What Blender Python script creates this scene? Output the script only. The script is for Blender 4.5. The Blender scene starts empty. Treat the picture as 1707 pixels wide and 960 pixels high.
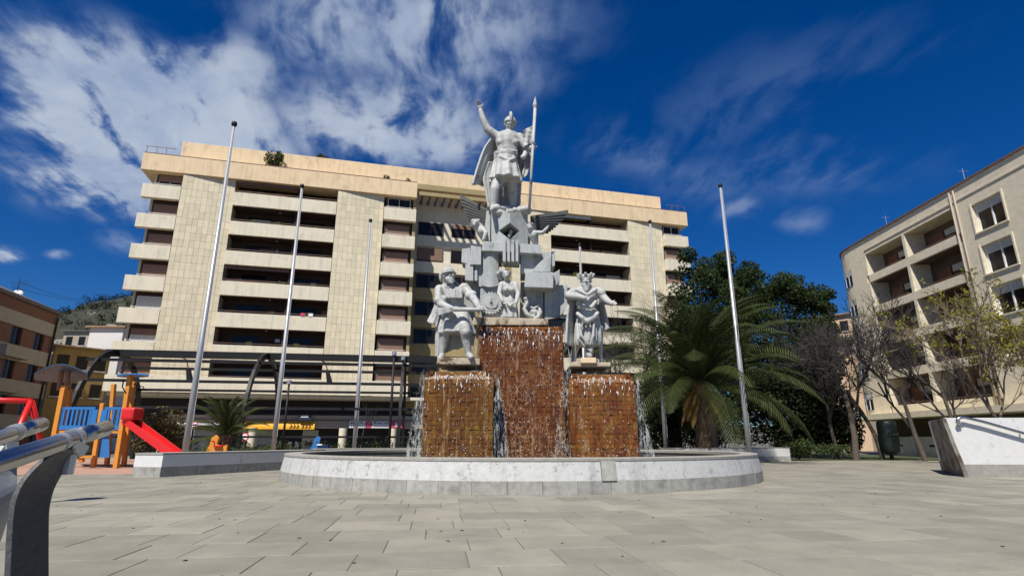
import bpy, bmesh, math, random
from math import sin, cos, pi, radians as R, atan2, sqrt
from mathutils import Vector as V, Matrix, noise as mnoise
random.seed(7)
sc = bpy.context.scene
col = sc.collection
# ------------------------------------------------------------------ camera
PITCH = math.atan(255/925); FPX = 925; EYE = 1.2
cd = bpy.data.cameras.new('camera'); cam = bpy.data.objects.new('camera', cd); col.objects.link(cam)
cd.sensor_width = 36; cd.lens = 36*FPX/1707; cd.clip_start = .05; cd.clip_end = 5000
cam.location = (0, 0, EYE); cam.rotation_euler = (pi/2+PITCH, 0, 0); sc.camera = cam
sc.view_settings.view_transform = 'Standard'; sc.view_settings.look = 'None'
sc.view_settings.exposure = 0.30; sc.view_settings.gamma = 1
# ------------------------------------------------------------------ sun and sky
ELEV = R(55); SAZ = (-.42, -.9075)
sd = bpy.data.lights.new('sun', 'SUN'); sd.energy = 5.0; sd.angle = R(.53); sd.color = (1, .955, .88)
so = bpy.data.objects.new('sun', sd); col.objects.link(so)
so.rotation_euler = V((SAZ[0]*cos(ELEV), SAZ[1]*cos(ELEV), sin(ELEV))).to_track_quat('Z', 'Y').to_euler()
w = bpy.data.worlds.new('World'); sc.world = w; w.use_nodes = True
nt = w.node_tree; nt.nodes.clear()
class NB:
    """tiny node builder"""
    def __init__(s, nt): s.nt = nt
    def n(s, t, **k):
        o = s.nt.nodes.new(t)
        for a, b in k.items(): setattr(o, a, b)
        return o
    def lk(s, a, b): s.nt.links.new(a, b)
    def put(s, sock, v):
        if hasattr(v, 'links'): s.lk(v, sock)
        else: sock.default_value = v
    def m(s, op, a, b=0., c=0.):
        o = s.n('ShaderNodeMath', operation=op)
        for i, v in enumerate((a, b, c)): s.put(o.inputs[i], v)
        return o.outputs[0]
    def vm(s, op, a, b=(0, 0, 0)):
        o = s.n('ShaderNodeVectorMath', operation=op); s.put(o.inputs[0], a)
        if op == 'SCALE': s.put(o.inputs[3], b)
        else: s.put(o.inputs[1], b)
        return o.outputs['Value'] if op in ('LENGTH', 'DOT_PRODUCT') else o.outputs[0]
    def noise(s, vec, scale, detail=3, rough=.5, dist=0):
        o = s.n('ShaderNodeTexNoise'); s.put(o.inputs['Vector'], vec)
        o.inputs['Scale'].default_value = scale; o.inputs['Detail'].default_value = detail
        o.inputs['Roughness'].default_value = rough; o.inputs['Distortion'].default_value = dist
        return o.outputs['Fac']
    def rng(s, v, a, b, c=0., d=1., smooth=True):
        o = s.n('ShaderNodeMapRange', interpolation_type='SMOOTHSTEP' if smooth else 'LINEAR'); s.put(o.inputs[0], v)
        for i, x in enumerate((a, b, c, d)): o.inputs[i+1].default_value = x
        return o.outputs[0]
    def mix(s, f, a, b, bt='MIX'):
        o = s.n('ShaderNodeMix', data_type='RGBA', blend_type=bt); s.put(o.inputs[0], f)
        for i, v in ((6, a), (7, b)): s.put(o.inputs[i], v if hasattr(v, 'links') or len(v) == 4 else (*v, 1))
        return o.outputs[2]
    def scalexyz(s, v, xyz): return s.vm('MULTIPLY', v, xyz)
def pray(x, y):
    v = 480-y
    return V((x-853.5, FPX*cos(PITCH)-v*sin(PITCH), FPX*sin(PITCH)+v*cos(PITCH)))
def P(x, y, Y):
    r = pray(x, y); return V((0, 0, EYE))+r*(Y/r.y)
def Gd(x, y, z=0):
    r = pray(x, y); return V((0, 0, EYE))+r*((z-EYE)/r.z)
b = NB(nt)
sky = b.n('ShaderNodeTexSky', sky_type='NISHITA', sun_disc=False, sun_elevation=ELEV, sun_rotation=atan2(SAZ[0], SAZ[1]) % (2*pi))
sky.altitude = 600; sky.air_density = 1.0; sky.dust_density = .15; sky.ozone_density = 3.0
hs = b.n('ShaderNodeHueSaturation'); b.lk(sky.outputs[0], hs.inputs['Color']); hs.inputs['Saturation'].default_value = 1.42
skyc = b.mix(1., hs.outputs[0], (.40, .56, .80), 'MULTIPLY')
g = b.n('ShaderNodeTexCoord').outputs['Generated']
sep = b.n('ShaderNodeSeparateXYZ'); b.lk(g, sep.inputs[0])
den = b.m('ADD', b.m('MAXIMUM', sep.outputs[2], 0.), .25)
cmb = b.n('ShaderNodeCombineXYZ'); b.lk(b.m('DIVIDE', sep.outputs[0], den), cmb.inputs[0]); b.lk(b.m('DIVIDE', sep.outputs[1], den), cmb.inputs[1])
q = cmb.outputs[0]
def qof(px, py):
    d = pray(px, py).normalized(); return V((d.x/(d.z+.25), d.y/(d.z+.25)))
def blob(p0, p1, wid, amp):
    """elongated cloud bank between two directions"""
    a, c = qof(*p0), qof(*p1); mid = (a+c)/2; ax = c-a; ang = atan2(ax.y, ax.x)
    d = b.vm('SUBTRACT', q, (mid.x, mid.y, 0))
    vr = b.n('ShaderNodeVectorRotate', rotation_type='Z_AXIS'); b.lk(d, vr.inputs[0]); vr.inputs['Angle'].default_value = -ang
    sc_ = b.vm('MULTIPLY', vr.outputs[0], (1/(ax.length*.62), 1/wid, 0))
    return b.m('MULTIPLY', b.rng(b.vm('LENGTH', sc_), 1.15, .1), amp)
warp = b.noise(q, 1.6, 3)
wv = b.n('ShaderNodeTexNoise'); b.lk(q, wv.inputs['Vector']); wv.inputs['Scale'].default_value = 2.2; wv.inputs['Detail'].default_value = 3
q = b.vm('ADD', q, b.vm('SCALE', b.vm('SUBTRACT', wv.outputs['Color'], (.5, .5, .5)), .17))
banks = [((-80, 60), (520, 300), .27, 1.3), ((20, 330), (460, 300), .24, 1.25), ((-20, 200), (400, 230), .26, 1.3), ((250, 60), (500, 200), .2, .7), ((330, 60), (1020, 40), .22, .70), ((430, 230), (880, 210), .27, .80),
         ((560, 120), (960, 120), .20, .58), ((150, 380), (260, 440), .10, .45), ((-60, 400), (30, 430), .09, .8), ((-900, 200), (-200, 150), .5, .7), ((60, 420), (130, 425), .05, .55), ((190, 500), (330, 480), .10, .42),
         ((980, 300), (1400, 340), .22, .30), ((980, 280), (1700, 20), .26, .27), ((1190, 345), (1280, 370), .12, .42), ((1300, 380), (1400, 358), .10, .40), ((1100, 310), (1600, 280), .20, .34), ((900, 200), (1200, 330), .15, .35)]
tot = None
for a in banks:
    k = blob(*a); tot = k if tot is None else b.m('MAXIMUM', tot, k)
back = b.m('MULTIPLY', b.rng(sep.outputs[1], .1, -.4), .14)
tot = b.m('MAXIMUM', tot, back)
nz = b.noise(q, 3.4, 9, .60, .15)
vr = b.n('ShaderNodeVectorRotate', rotation_type='Z_AXIS'); b.lk(q, vr.inputs[0]); vr.inputs['Angle'].default_value = R(-8)
fine = b.noise(b.scalexyz(vr.outputs[0], (15, 6.5, 1)), 1.0, 5, .55, .2)
det = b.m('ADD', b.m('MULTIPLY', nz, .72), b.m('MULTIPLY', fine, .50))
dens = b.m('MULTIPLY', tot, b.rng(det, .40, .72, .07, 1.12))
dens = b.rng(dens, .06, .85, 0, .94)
bot = b.noise(q, 2.4, 4)
ccol = b.mix(b.m('MULTIPLY', b.rng(dens, .1, .85), b.rng(b.m('ADD', b.m('MULTIPLY', b.noise(q, 6, 8, .62), .6), b.m('MULTIPLY', bot, .5)), .38, .68, .35, 1.)), (1.9, 2.9, 5.2), (5.1, 5.8, 6.9))
fin = b.mix(dens, skyc, ccol)
bg = b.n('ShaderNodeBackground'); b.lk(fin, bg.inputs[0]); bg.inputs[1].default_value = .08
wo = b.n('ShaderNodeOutputWorld'); b.lk(bg.outputs[0], wo.inputs[0])

# ------------------------------------------------------------------ materials
MATS = {}
def mat(name, c, rough=.7, var=.25, scale=3., bump=.0, bscale=30., c2=None, f2=(.5, .7), s2=1.5, streak=0, metal=0, spec=.5, rand=0, island=0, st2=(1, 1, 1), speck=0, sscale=90.):
    """procedural surface: base colour c, broken by noise, optional second colour in patches (wear, stain) and bump"""
    m = bpy.data.materials.new(name); m.use_nodes = True; b = NB(m.node_tree); pr = m.node_tree.nodes['Principled BSDF']
    pos = b.n('ShaderNodeNewGeometry').outputs['Position']
    nv = b.noise(pos, scale, 5, .6)
    k = b.rng(nv, .25, .75, 1-var, 1+var, False)
    if streak:
        sv = b.noise(b.scalexyz(pos, (2.2, 2.2, .22)), 1.6, 4, .6)
        k = b.m('MULTIPLY', k, b.rng(sv, .45, .75, 1, 1-streak))
    if speck: k = b.m('MULTIPLY', k, b.rng(b.noise(pos, sscale, 3, .7), .3, .7, 1-speck, 1+speck, False))
    if rand:
        oi = b.n('ShaderNodeObjectInfo').outputs['Random']; k = b.m('MULTIPLY', k, b.rng(oi, 0, 1, 1-rand, 1+rand, False))
    if island:
        isl = b.n('ShaderNodeNewGeometry').outputs['Random Per Island']; k = b.m('MULTIPLY', k, b.rng(isl, 0, 1, 1-island, 1+island, False))
    colr = (*c, 1)
    if c2 is not None:
        n2 = b.noise(b.scalexyz(pos, st2), s2, 6, .65)
        colr = b.mix(b.rng(n2, f2[0], f2[1]), (*c, 1), (*c2, 1))
    out = b.mix(1., colr, b.n('ShaderNodeCombineColor').outputs[0], 'MULTIPLY')
    cc = m.node_tree.nodes[-2] if False else [x for x in m.node_tree.nodes if x.type == 'COMBINE_COLOR'][0]
    for i in range(3): b.lk(k, cc.inputs[i])
    b.lk(out, pr.inputs['Base Color'])
    pr.inputs['Roughness'].default_value = rough; pr.inputs['Metallic'].default_value = metal; pr.inputs['Specular IOR Level'].default_value = spec
    if bump:
        bn = b.n('ShaderNodeBump'); bn.inputs['Strength'].default_value = bump; bn.inputs['Distance'].default_value = .02
        b.lk(b.noise(pos, bscale, 5, .65), bn.inputs['Height']); b.lk(bn.outputs[0], pr.inputs['Normal'])
    MATS[name] = m
    return m
def leafmat(name, c, c2, rough=.5, trans=.25):
    m = bpy.data.materials.new(name); m.use_nodes = True; b = NB(m.node_tree); pr = m.node_tree.nodes['Principled BSDF']
    gm = b.n('ShaderNodeNewGeometry')
    f = b.m('ADD', b.m('MULTIPLY', gm.outputs['Random Per Island'], .6), b.m('MULTIPLY', b.noise(gm.outputs['Position'], .9, 3), .5))
    cc = b.mix(f, (*c, 1), (*c2, 1)); b.lk(cc, pr.inputs['Base Color']); pr.inputs['Roughness'].default_value = rough
    pr.inputs['Specular IOR Level'].default_value = .15
    tr = b.n('ShaderNodeBsdfTranslucent'); b.lk(cc, tr.inputs[0]); mx = b.n('ShaderNodeMixShader'); mx.inputs[0].default_value = trans
    b.lk(pr.outputs[0], mx.inputs[1]); b.lk(tr.outputs[0], mx.inputs[2])
    b.lk(mx.outputs[0], [x for x in m.node_tree.nodes if x.type == 'OUTPUT_MATERIAL'][0].inputs[0]); MATS[name] = m
    return m
mat('slab', (.246, .231, .182), .75, .16, 1.3, .35, 55, (.205, .192, .150), (.45, .75), .9, rand=.15, island=.15, speck=.22, sscale=70.)
mat('joint', (.125, .116, .094), .9)
mat('asphalt', (.05, .05, .052), .9, .2, 8)
mat('redpave', (.40, .23, .165), .85, .15, 4, .2, 30, (.33, .25, .2), (.45, .7), .7)
mat('whitepaint', (.64, .635, .61), .6, .06, 5, .3, 40, (.50, .50, .46), (.60, .70), 3.2)
mat('oldwhite', (.50, .50, .48), .65, .10, 9, .5, 40, (.29, .285, .255), (.53, .70), 5.5, streak=.22, speck=.1, sscale=30.)
mat('greystone', (.34, .335, .30), .8, .22, 7, .4, 60, (.24, .235, .21), (.5, .7), 2.5, streak=.25, rand=.1)
mat('rimstone', (.30, .285, .25), .8, .2, 6, .35, 60)
mat('ivory', (.39, .41, .40), .65, .12, 8, .4, 30, (.20, .21, .20), (.54, .76), 1.8, streak=.30)
mat('ivory2', (.43, .435, .415), .65, .14, 9, .5, 28, (.12, .12, .105), (.54, .72), 2.0, streak=.3)
mat('wing_shade', (.075, .078, .07), .75, .2, 5, .3, 40)  # wing stone, darkened to carry the shade of the down-facing sides
mat('galv', (.30, .31, .31), .5, .2, 12, metal=.4)
mat('recess_shade', (.05, .05, .05), .9)  # near-black stands in for shade inside the recess and bore
mat('mossystone', (.42, .36, .26), .8, .3, 5, .5, 40, (.10, .055, .03), (.5, .62), 2.4)
mat('cream', (.70, .64, .485), .8, .06, 1.1, .15, 25, (.52, .44, .31), (.55, .8), 1.3, streak=.16)
mat('creamroof', (.74, .57, .355), .8, .06, 1.1, .15, 25, (.58, .42, .26), (.5, .8), 1.3, streak=.18)
mat('tile', (.69, .61, .425), .75, .08, 2.5, .2, 30, rand=.09, island=.09)
mat('grout', (.48, .41, .275), .9)
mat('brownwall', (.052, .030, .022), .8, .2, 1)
mat('brownrail', (.15, .085, .06), .6)
mat('shutter', (.24, .14, .095), .7, .12, 1.5, rand=.2)
mat('lightframe', (.62, .62, .6), .5)
mat('curtain', (.5, .5, .47), .8, .15, 6)
mat('glass', (.016, .014, .013), .12, .3, .5, spec=.22)
mat('ochre_shaded', (.34, .27, .13), .85, .12, 1)  # ochre darkened in its colour to stand for the shaded recess
mat('steel', (.55, .56, .57), .36, .08, 8, metal=.75)
mat('chrome', (.44, .445, .45), .27, .04, 8, metal=1)
mat('plate', (.055, .058, .06), .5, .25, 6, .3, 40, (.09, .09, .09), (.5, .7), 3)
mat('pole', (.37, .38, .39), .42, .06, 6, metal=.35)
mat('darkmetal', (.014, .0145, .0155), .5, .15, 3, spec=.25)
mat('orange', (.62, .25, .03), .5, .1, 5)
mat('blue', (.03, .16, .42), .4, .08, 5)
mat('slate', (.03, .06, .11), .45, .1, 4)
mat('red', (.62, .018, .02), .35, .06, 5)
mat('yellow', (.80, .40, .02), .5, .06, 5)
mat('magenta', (.58, .06, .14), .5)
mat('white', (.78, .78, .77), .5, .04, 4)
mat('navy', (.02, .03, .07), .5)
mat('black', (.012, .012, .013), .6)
mat('b2wall', (.68, .605, .455), .85, .10, 2.2, .3, 18, (.54, .475, .345), (.5, .75), 2.2, st2=(1, 1, 3))
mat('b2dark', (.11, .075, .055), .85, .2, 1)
mat('brick', (.17, .078, .045), .85, .12, 3, .2, 40)
mat('beigeband', (.36, .31, .24), .85, .1, 2)
mat('ochre', (.36, .235, .085), .85, .14, 1.4)
mat('rooftile', (.34, .21, .13), .85, .25, 4, .4, 12)
mat('slate_roof', (.12, .11, .11), .8, .2, 3)
mat('pinkwall', (.58, .42, .27), .85, .1, 2)
mat('hill', (.03, .033, .018), .95, .5, .06, .0, 1, (.20, .185, .15), (.57, .62), .045)
mat('bark', (.085, .068, .052), .9, .35, 9, .6, 40)
mat('paletwig', (.15, .115, .085), .9, .2, 9)
mat('darktwig', (.034, .029, .027), .9, .2, 9)
mat('palmtrunk', (.13, .085, .05), .9, .4, 9, .8, 25)
mat('soil', (.06, .045, .03), .95)
leafmat('ficus', (.014, .027, .007), (.045, .068, .020), .45)
leafmat('pine', (.008, .014, .006), (.026, .036, .014), .6)
leafmat('palm', (.024, .036, .011), (.070, .086, .028), .45, .15)
leafmat('palmdry', (.30, .17, .05), (.16, .10, .03), .7, .15)
leafmat('yellowleaf', (.30, .24, .03), (.16, .17, .03), .6, .3)
leafmat('shrub', (.03, .055, .015), (.07, .10, .03), .5)
leafmat('oleander', (.05, .075, .022), (.19, .13, .055), .6)

# ------------------------------------------------------------------ mesh builder
class MB:
    def __init__(s): s.v = []; s.f = []
    def add(s, vs, fs):
        o = len(s.v); s.v += [tuple(x) for x in vs]; s.f += [tuple(i+o for i in f) for f in fs]; return s
    def box(s, x0, x1, y0, y1, z0, z1, M=None):
        vs = [V((x, y, z)) for z in (z0, z1) for x, y in ((x0, y0), (x1, y0), (x1, y1), (x0, y1))]
        if M: vs = [M @ v for v in vs]
        return s.add(vs, [(3, 2, 1, 0), (4, 5, 6, 7), (0, 1, 5, 4), (1, 2, 6, 5), (2, 3, 7, 6), (3, 0, 4, 7)])
    def hexa(s, lo, hi):
        n = len(lo); s.add(list(lo)+list(hi), [tuple(range(n-1, -1, -1)), tuple(range(n, 2*n))]+[(i, (i+1) % n, n+(i+1) % n, n+i) for i in range(n)]); return s
    def prism(s, poly, z0, z1): return s.hexa([V((x, y, z0)) for x, y in poly], [V((x, y, z1)) for x, y in poly])
    def tube(s, pts, r, n=8, caps=True):
        pts = [V(p) for p in pts]; rs = r if isinstance(r, (list, tuple)) else [r]*len(pts); o = len(s.v); up = None
        for i, p in enumerate(pts):
            d = (pts[min(i+1, len(pts)-1)]-pts[max(i-1, 0)]).normalized()
            if up is None: up = d.orthogonal().normalized()
            up = (up-d*up.dot(d)); up = up.normalized() if up.length > 1e-5 else d.orthogonal().normalized()
            sd_ = d.cross(up)
            for k in range(n):
                a = 2*pi*k/n; s.v.append(tuple(p+(up*cos(a)+sd_*sin(a))*rs[i]))
        for i in range(len(pts)-1):
            for k in range(n): s.f.append((o+i*n+k, o+i*n+(k+1) % n, o+(i+1)*n+(k+1) % n, o+(i+1)*n+k))
        if caps: s.f.append(tuple(o+k for k in range(n-1, -1, -1))); s.f.append(tuple(o+(len(pts)-1)*n+k for k in range(n)))
        return s
    def bar(s, a, c, wx, wz, up=(0, 0, 1)):
        a, c = V(a), V(c); d = (c-a).normalized(); u = V(up); sdv = d.cross(u).normalized(); u = sdv.cross(d).normalized()
        lo = [a+sdv*x*wx/2+u*z*wz/2 for x, z in ((-1, -1), (1, -1), (1, 1), (-1, 1))]; return s.hexa(lo, [p+(c-a) for p in lo])
    def cap(s, p0, p1, r0, r1, n=12):
        p0, p1 = V(p0), V(p1); d = p1-p0; L = max(d.length, 1e-6); d = d/L; pts = []; rs = []
        for i in range(5): a = -pi/2+.06+(pi/2-.06)*i/4; pts.append(p0+d*r0*sin(a)); rs.append(r0*cos(a))
        for i in range(5): a = (pi/2-.06)*i/4; pts.append(p1+d*r1*sin(a)); rs.append(r1*cos(a))
        return s.tube(pts, rs, n)
    def chain(s, pts, rs):
        for i in range(len(pts)-1): s.cap(pts[i], pts[i+1], rs[i], rs[i+1])
        return s
    def ell(s, c, rx, ry, rz, M=None, n=14, m=9):
        vs = []; fs = []
        for i in range(m+1):
            a = -pi/2+.02+(pi-.04)*i/m
            for k in range(n):
                t = 2*pi*k/n; p = V((rx*cos(a)*cos(t), ry*cos(a)*sin(t), rz*sin(a))); vs.append((M @ p if M else p)+V(c))
        for i in range(m):
            for k in range(n): fs.append((i*n+k, i*n+(k+1) % n, (i+1)*n+(k+1) % n, (i+1)*n+k))
        fs.append(tuple(range(n-1, -1, -1))); fs.append(tuple(m*n+k for k in range(n))); return s.add(vs, fs)
    def loft(s, rings, caps=True):
        n = len(rings[0]); vs = [p for r in rings for p in r]
        fs = [(i*n+k, i*n+(k+1) % n, (i+1)*n+(k+1) % n, (i+1)*n+k) for i in range(len(rings)-1) for k in range(n)]
        if caps: fs += [tuple(range(n-1, -1, -1)), tuple((len(rings)-1)*n+k for k in range(n))]
        return s.add(vs, fs)
    def sheet(s, grid, off):
        """closed slab from a grid of points, second side moved by vector off"""
        a = len(grid); c = len(grid[0]); off = V(off); top = [V(p) for r in grid for p in r]; vs = top+[p+off for p in top]; N = a*c; fs = []
        for i in range(a-1):
            for k in range(c-1):
                x = (i*c+k, i*c+k+1, (i+1)*c+k+1, (i+1)*c+k); fs.append(x); fs.append(tuple(N+j for j in reversed(x)))
        edge = [(0, k) for k in range(c)]+[(i, c-1) for i in range(1, a)]+[(a-1, k) for k in range(c-2, -1, -1)]+[(i, 0) for i in range(a-2, 0, -1)]
        idx = [i*c+k for i, k in edge]
        for j in range(len(idx)): x, y = idx[j], idx[(j+1) % len(idx)]; fs.append((y, x, N+x, N+y))
        return s.add(vs, fs)
    def lathe(s, prof, c=(0, 0), n=48, a0=0, a1=2*pi):
        full = abs(a1-a0-2*pi) < 1e-6; m = n if full else n+1; vs = []; fs = []
        for i in range(m):
            t = a0+(a1-a0)*i/n; vs += [(c[0]+r*cos(t), c[1]+r*sin(t), z) for r, z in prof]
        k = len(prof)
        for i in range(n):
            j = (i+1) % m
            for e in range(k-1): fs.append((i*k+e, j*k+e, j*k+e+1, i*k+e+1))
        return s.add(vs, fs)
    def mesh(s, name):
        me = bpy.data.meshes.new(name); me.from_pydata(s.v, [], s.f)
        bm = bmesh.new(); bm.from_mesh(me); bmesh.ops.recalc_face_normals(bm, faces=bm.faces); bm.to_mesh(me); bm.free(); return me
    def build(s, name, m, parent=None, bevel=0, smooth=False, voxel=0, sm=1, raw=False):
        if raw: me = bpy.data.meshes.new(name); me.from_pydata(s.v, [], s.f)
        else: me = s.mesh(name)
        me.materials.append(MATS[m])
        o = bpy.data.objects.new(name, me); col.objects.link(o)
        if voxel or bevel:
            if voxel:
                md = o.modifiers.new('r', 'REMESH'); md.mode = 'VOXEL'; md.voxel_size = voxel; md.use_smooth_shade = True
                md = o.modifiers.new('s', 'SMOOTH'); md.factor = .5; md.iterations = sm
            else:
                md = o.modifiers.new('b', 'BEVEL'); md.width = bevel; md.segments = 2; md.limit_method = 'ANGLE'
            dg = bpy.context.evaluated_depsgraph_get(); me2 = bpy.data.meshes.new_from_object(o.evaluated_get(dg)); o.modifiers.clear(); o.data = me2; me2.name = name
            bpy.data.meshes.remove(me)
        if smooth or voxel:
            for p_ in o.data.polygons: p_.use_smooth = True
        if parent: o.parent = parent
        return o
def tag(o, label=None, cat=None, group=None, kind=None):
    for k, v in (('label', label), ('category', cat), ('group', group), ('kind', kind)):
        if v: o[k] = v
    return o
def thing(name, label, cat, loc=(0, 0, 0), rz=0, group=None):
    o = bpy.data.objects.new(name, None); col.objects.link(o); o.location = loc; o.rotation_euler = (0, 0, rz); o.empty_display_size = .2
    return tag(o, label, cat, group)
class Loc:
    """mesh builder working in world points for a thing whose empty sits at loc (no rotation)"""
    def __init__(s, root): s.o = V(root.location)
    def fix(s, mb): mb.v = [tuple(V(p)-s.o) for p in mb.v]; return mb
def part(mb, name, m, root, **k):
    o = V(root.location); mb.v = [tuple(V(p)-o) for p in mb.v]; return mb.build(name, m, root, **k)
def box(x0, x1, y0, y1, z0, z1): return MB().box(x0, x1, y0, y1, z0, z1)
# ================================================================== ground
tag(MB().add([(-1500, -1500, -.03), (1500, -1500, -.03), (1500, 2500, -.03), (-1500, 2500, -.03)], [(0, 1, 2, 3)]).build('ground', 'joint', raw=True), kind='structure')
road = tag(MB().add([(-70, 40.5, -.024), (70, 58, -.024), (70, 40, -.024), (-70, 38, -.024)], [(0, 3, 2, 1)]).build('road', 'asphalt'), kind='structure')
tag(box(-70, -18.0, 19.2, 40, -.2, .006).build('playground_surface', 'redpave'), kind='structure')
tag(MB().prism([(-18.0, 21.5), (-13.2, 22.4), (-11.6, 27), (-11.6, 40), (-18.0, 40)], -.2, .005).build('red_paving', 'redpave'), kind='structure')
BC = V((.30, 22.03, 0)); BR = 8.43
paving = bpy.data.objects.new('plaza_paving', None); col.objects.link(paving); paving['kind'] = 'structure'
MB().add([(-80, -5, -.007), (80, -5, -.007), (80, 47, -.007), (-80, 47, -.007)], [(0, 1, 2, 3)]).build('joint_bed', 'joint', paving, raw=True)
SA = R(7.6); sx_ = V((cos(SA), sin(SA), 0)); sy_ = V((-sin(SA), cos(SA), 0))
rs = random.Random(3); lens = (.62, .8, .98, 1.18); slabs = []
for j in range(-3, 60):
    RH = .86; x = -64+rs.random()
    while x < 64:
        L = rs.choice(lens); cx = sx_*(x+L/2)+sy_*(j*RH+RH/2)
        x += L
        if cx.y < 1.2 or cx.y > 46 or abs(cx.x) > cx.y*1.12+2.5 or (cx-BC).length < BR-.9: continue
        if cx.x < -18.0+.3 and 19.2 < cx.y < 40: continue
        slabs.append((cx, L, RH))
def slabmesh(mb, c, L, H, rot=True):
    g_ = .006; dz = rs.uniform(-.002, .002); e = .004
    a, d = L/2-g_, H/2-g_
    f = (lambda x, y, z: tuple(c+sx_*x+sy_*y+V((0, 0, z)))) if rot else (lambda x, y, z: (x, y, z))
    lo = [f(x*a, y*d, -.03) for x, y in ((-1, -1), (1, -1), (1, 1), (-1, 1))]; mi = [f(x*a, y*d, -e) for x, y in ((-1, -1), (1, -1), (1, 1), (-1, 1))]
    hi = [f(x*(a-e), y*(d-e), 0) for x, y in ((-1, -1), (1, -1), (1, 1), (-1, 1))]
    mb.add(lo+mi+hi, [(8, 9, 10, 11)]+[(k, (k+1) % 4, 4+(k+1) % 4, 4+k) for k in range(4)]+[(4+k, 4+(k+1) % 4, 8+(k+1) % 4, 8+k) for k in range(4)])
vis = [s_ for s_ in slabs if s_[0].y > 4.9 and abs(s_[0].x) < s_[0].y*.93+.4]
vis.sort(key=lambda s_: s_[0].y); near = vis[:300]; ids = set(id(s_) for s_ in near)
pm = {}
for L in lens:
    mb = MB(); slabmesh(mb, V((0, 0, 0)), L, .86, False); me = mb.mesh('paving_slab'); me.materials.append(MATS['slab']); pm[L] = me
for c_, L, H in near:
    o = bpy.data.objects.new('paving_slab', pm[L]); col.objects.link(o); o.location = c_+V((0, 0, rs.uniform(-.0025, .0025))); o.rotation_euler = (rs.uniform(-.001, .001), 0, SA); o.parent = paving
mb = MB()
for s_ in slabs:
    if id(s_) not in ids: slabmesh(mb, *s_)
tag(mb.build('far_paving_slabs', 'slab', paving), kind='stuff')
# fallen leaves and grit
mb = MB(); rl = random.Random(11)
for i in range(150):
    d = rl.uniform(6, 24); p_ = V((rl.uniform(-.9, .9)*d, d, .004)); 
    if (p_-BC).length < BR+.1: continue
    a = rl.uniform(0, 6.3); l = rl.uniform(.015, .045); u_ = V((cos(a), sin(a), .2)); v_ = V((-sin(a), cos(a), 0))
    mb.add([p_-u_*l, p_+v_*l*.5+V((0, 0, .012)), p_+u_*l, p_-v_*l*.5], [(0, 1, 2, 3)])
tag(mb.build('fallen_leaves', 'bark', raw=True), 'small dry brown leaves scattered over the plaza slabs', 'leaves', kind='stuff')

# ================================================================== fountain basin
bas = thing('fountain_basin', 'round white painted fountain basin with grey base stones', 'fountain', BC)
rr = random.Random(5); NS = 64
meb = MB(); A = 2*pi/NS
prof = [(BR-.5, 0), (BR, 0), (BR-.012, .30), (BR-.5, .30)]
ring = lambda t: [V((r_*cos(t), r_*sin(t), z_)) for r_, z_ in prof]
meb.loft([ring(-A/2+.0006), ring(0), ring(A/2-.0006)]); me = meb.mesh('base_stone'); me.materials.append(MATS['greystone'])
for i in range(NS):
    o = bpy.data.objects.new('base_stone', me); col.objects.link(o); o.rotation_euler = (0, 0, A*i); k = 1+rr.uniform(-.0006, .0006); o.scale = (k, k, 1); o.parent = bas
PA = atan2(-1, .245)  # direction of the pilaster strip from the basin centre
pil_half = .022
aw0, aw1 = PA+pil_half, PA-pil_half+2*pi
MB().lathe([(BR-.55, .30), (BR-.015, .301), (BR-.10, .74), (BR-.55, .741)], n=160, a0=aw0, a1=aw1).build('basin_wall', 'oldwhite', bas)
MB().lathe([(BR-.5, .3), (BR+.012, .302), (BR-.06, .74), (BR-.5, .742)], n=4, a0=PA-pil_half, a1=PA+pil_half).build('pilaster', 'greystone', bas)
MB().lathe([(BR-.62, .70), (BR-.62, .80), (BR-.60, .815), (BR-.12, .815), (BR-.085, .80), (BR-.085, .7425), (BR-.3, .7425)], n=160).build('rim', 'rimstone', bas, smooth=False)
MB().lathe([(BR-.56, -.02), (BR-.56, .72)], n=96).build('inner_lining', 'rimstone', bas)
m = bpy.data.materials.new('poolwater'); m.use_nodes = True; pr = m.node_tree.nodes['Principled BSDF']; nb_ = NB(m.node_tree)
pr.inputs['Base Color'].default_value = (.05, .05, .035, 1); pr.inputs['Roughness'].default_value = .05
bn = nb_.n('ShaderNodeBump'); bn.inputs['Strength'].default_value = .5; bn.inputs['Distance'].default_value = .05
nb_.lk(nb_.noise(nb_.n('ShaderNodeNewGeometry').outputs['Position'], 4, 4), bn.inputs['Height']); nb_.lk(bn.outputs[0], pr.inputs['Normal']); MATS['poolwater'] = m
tag(MB().lathe([(0, .62), (BR-.563, .62)], n=64).build('pool_water', 'poolwater', bas, raw=True), kind='stuff')

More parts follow.
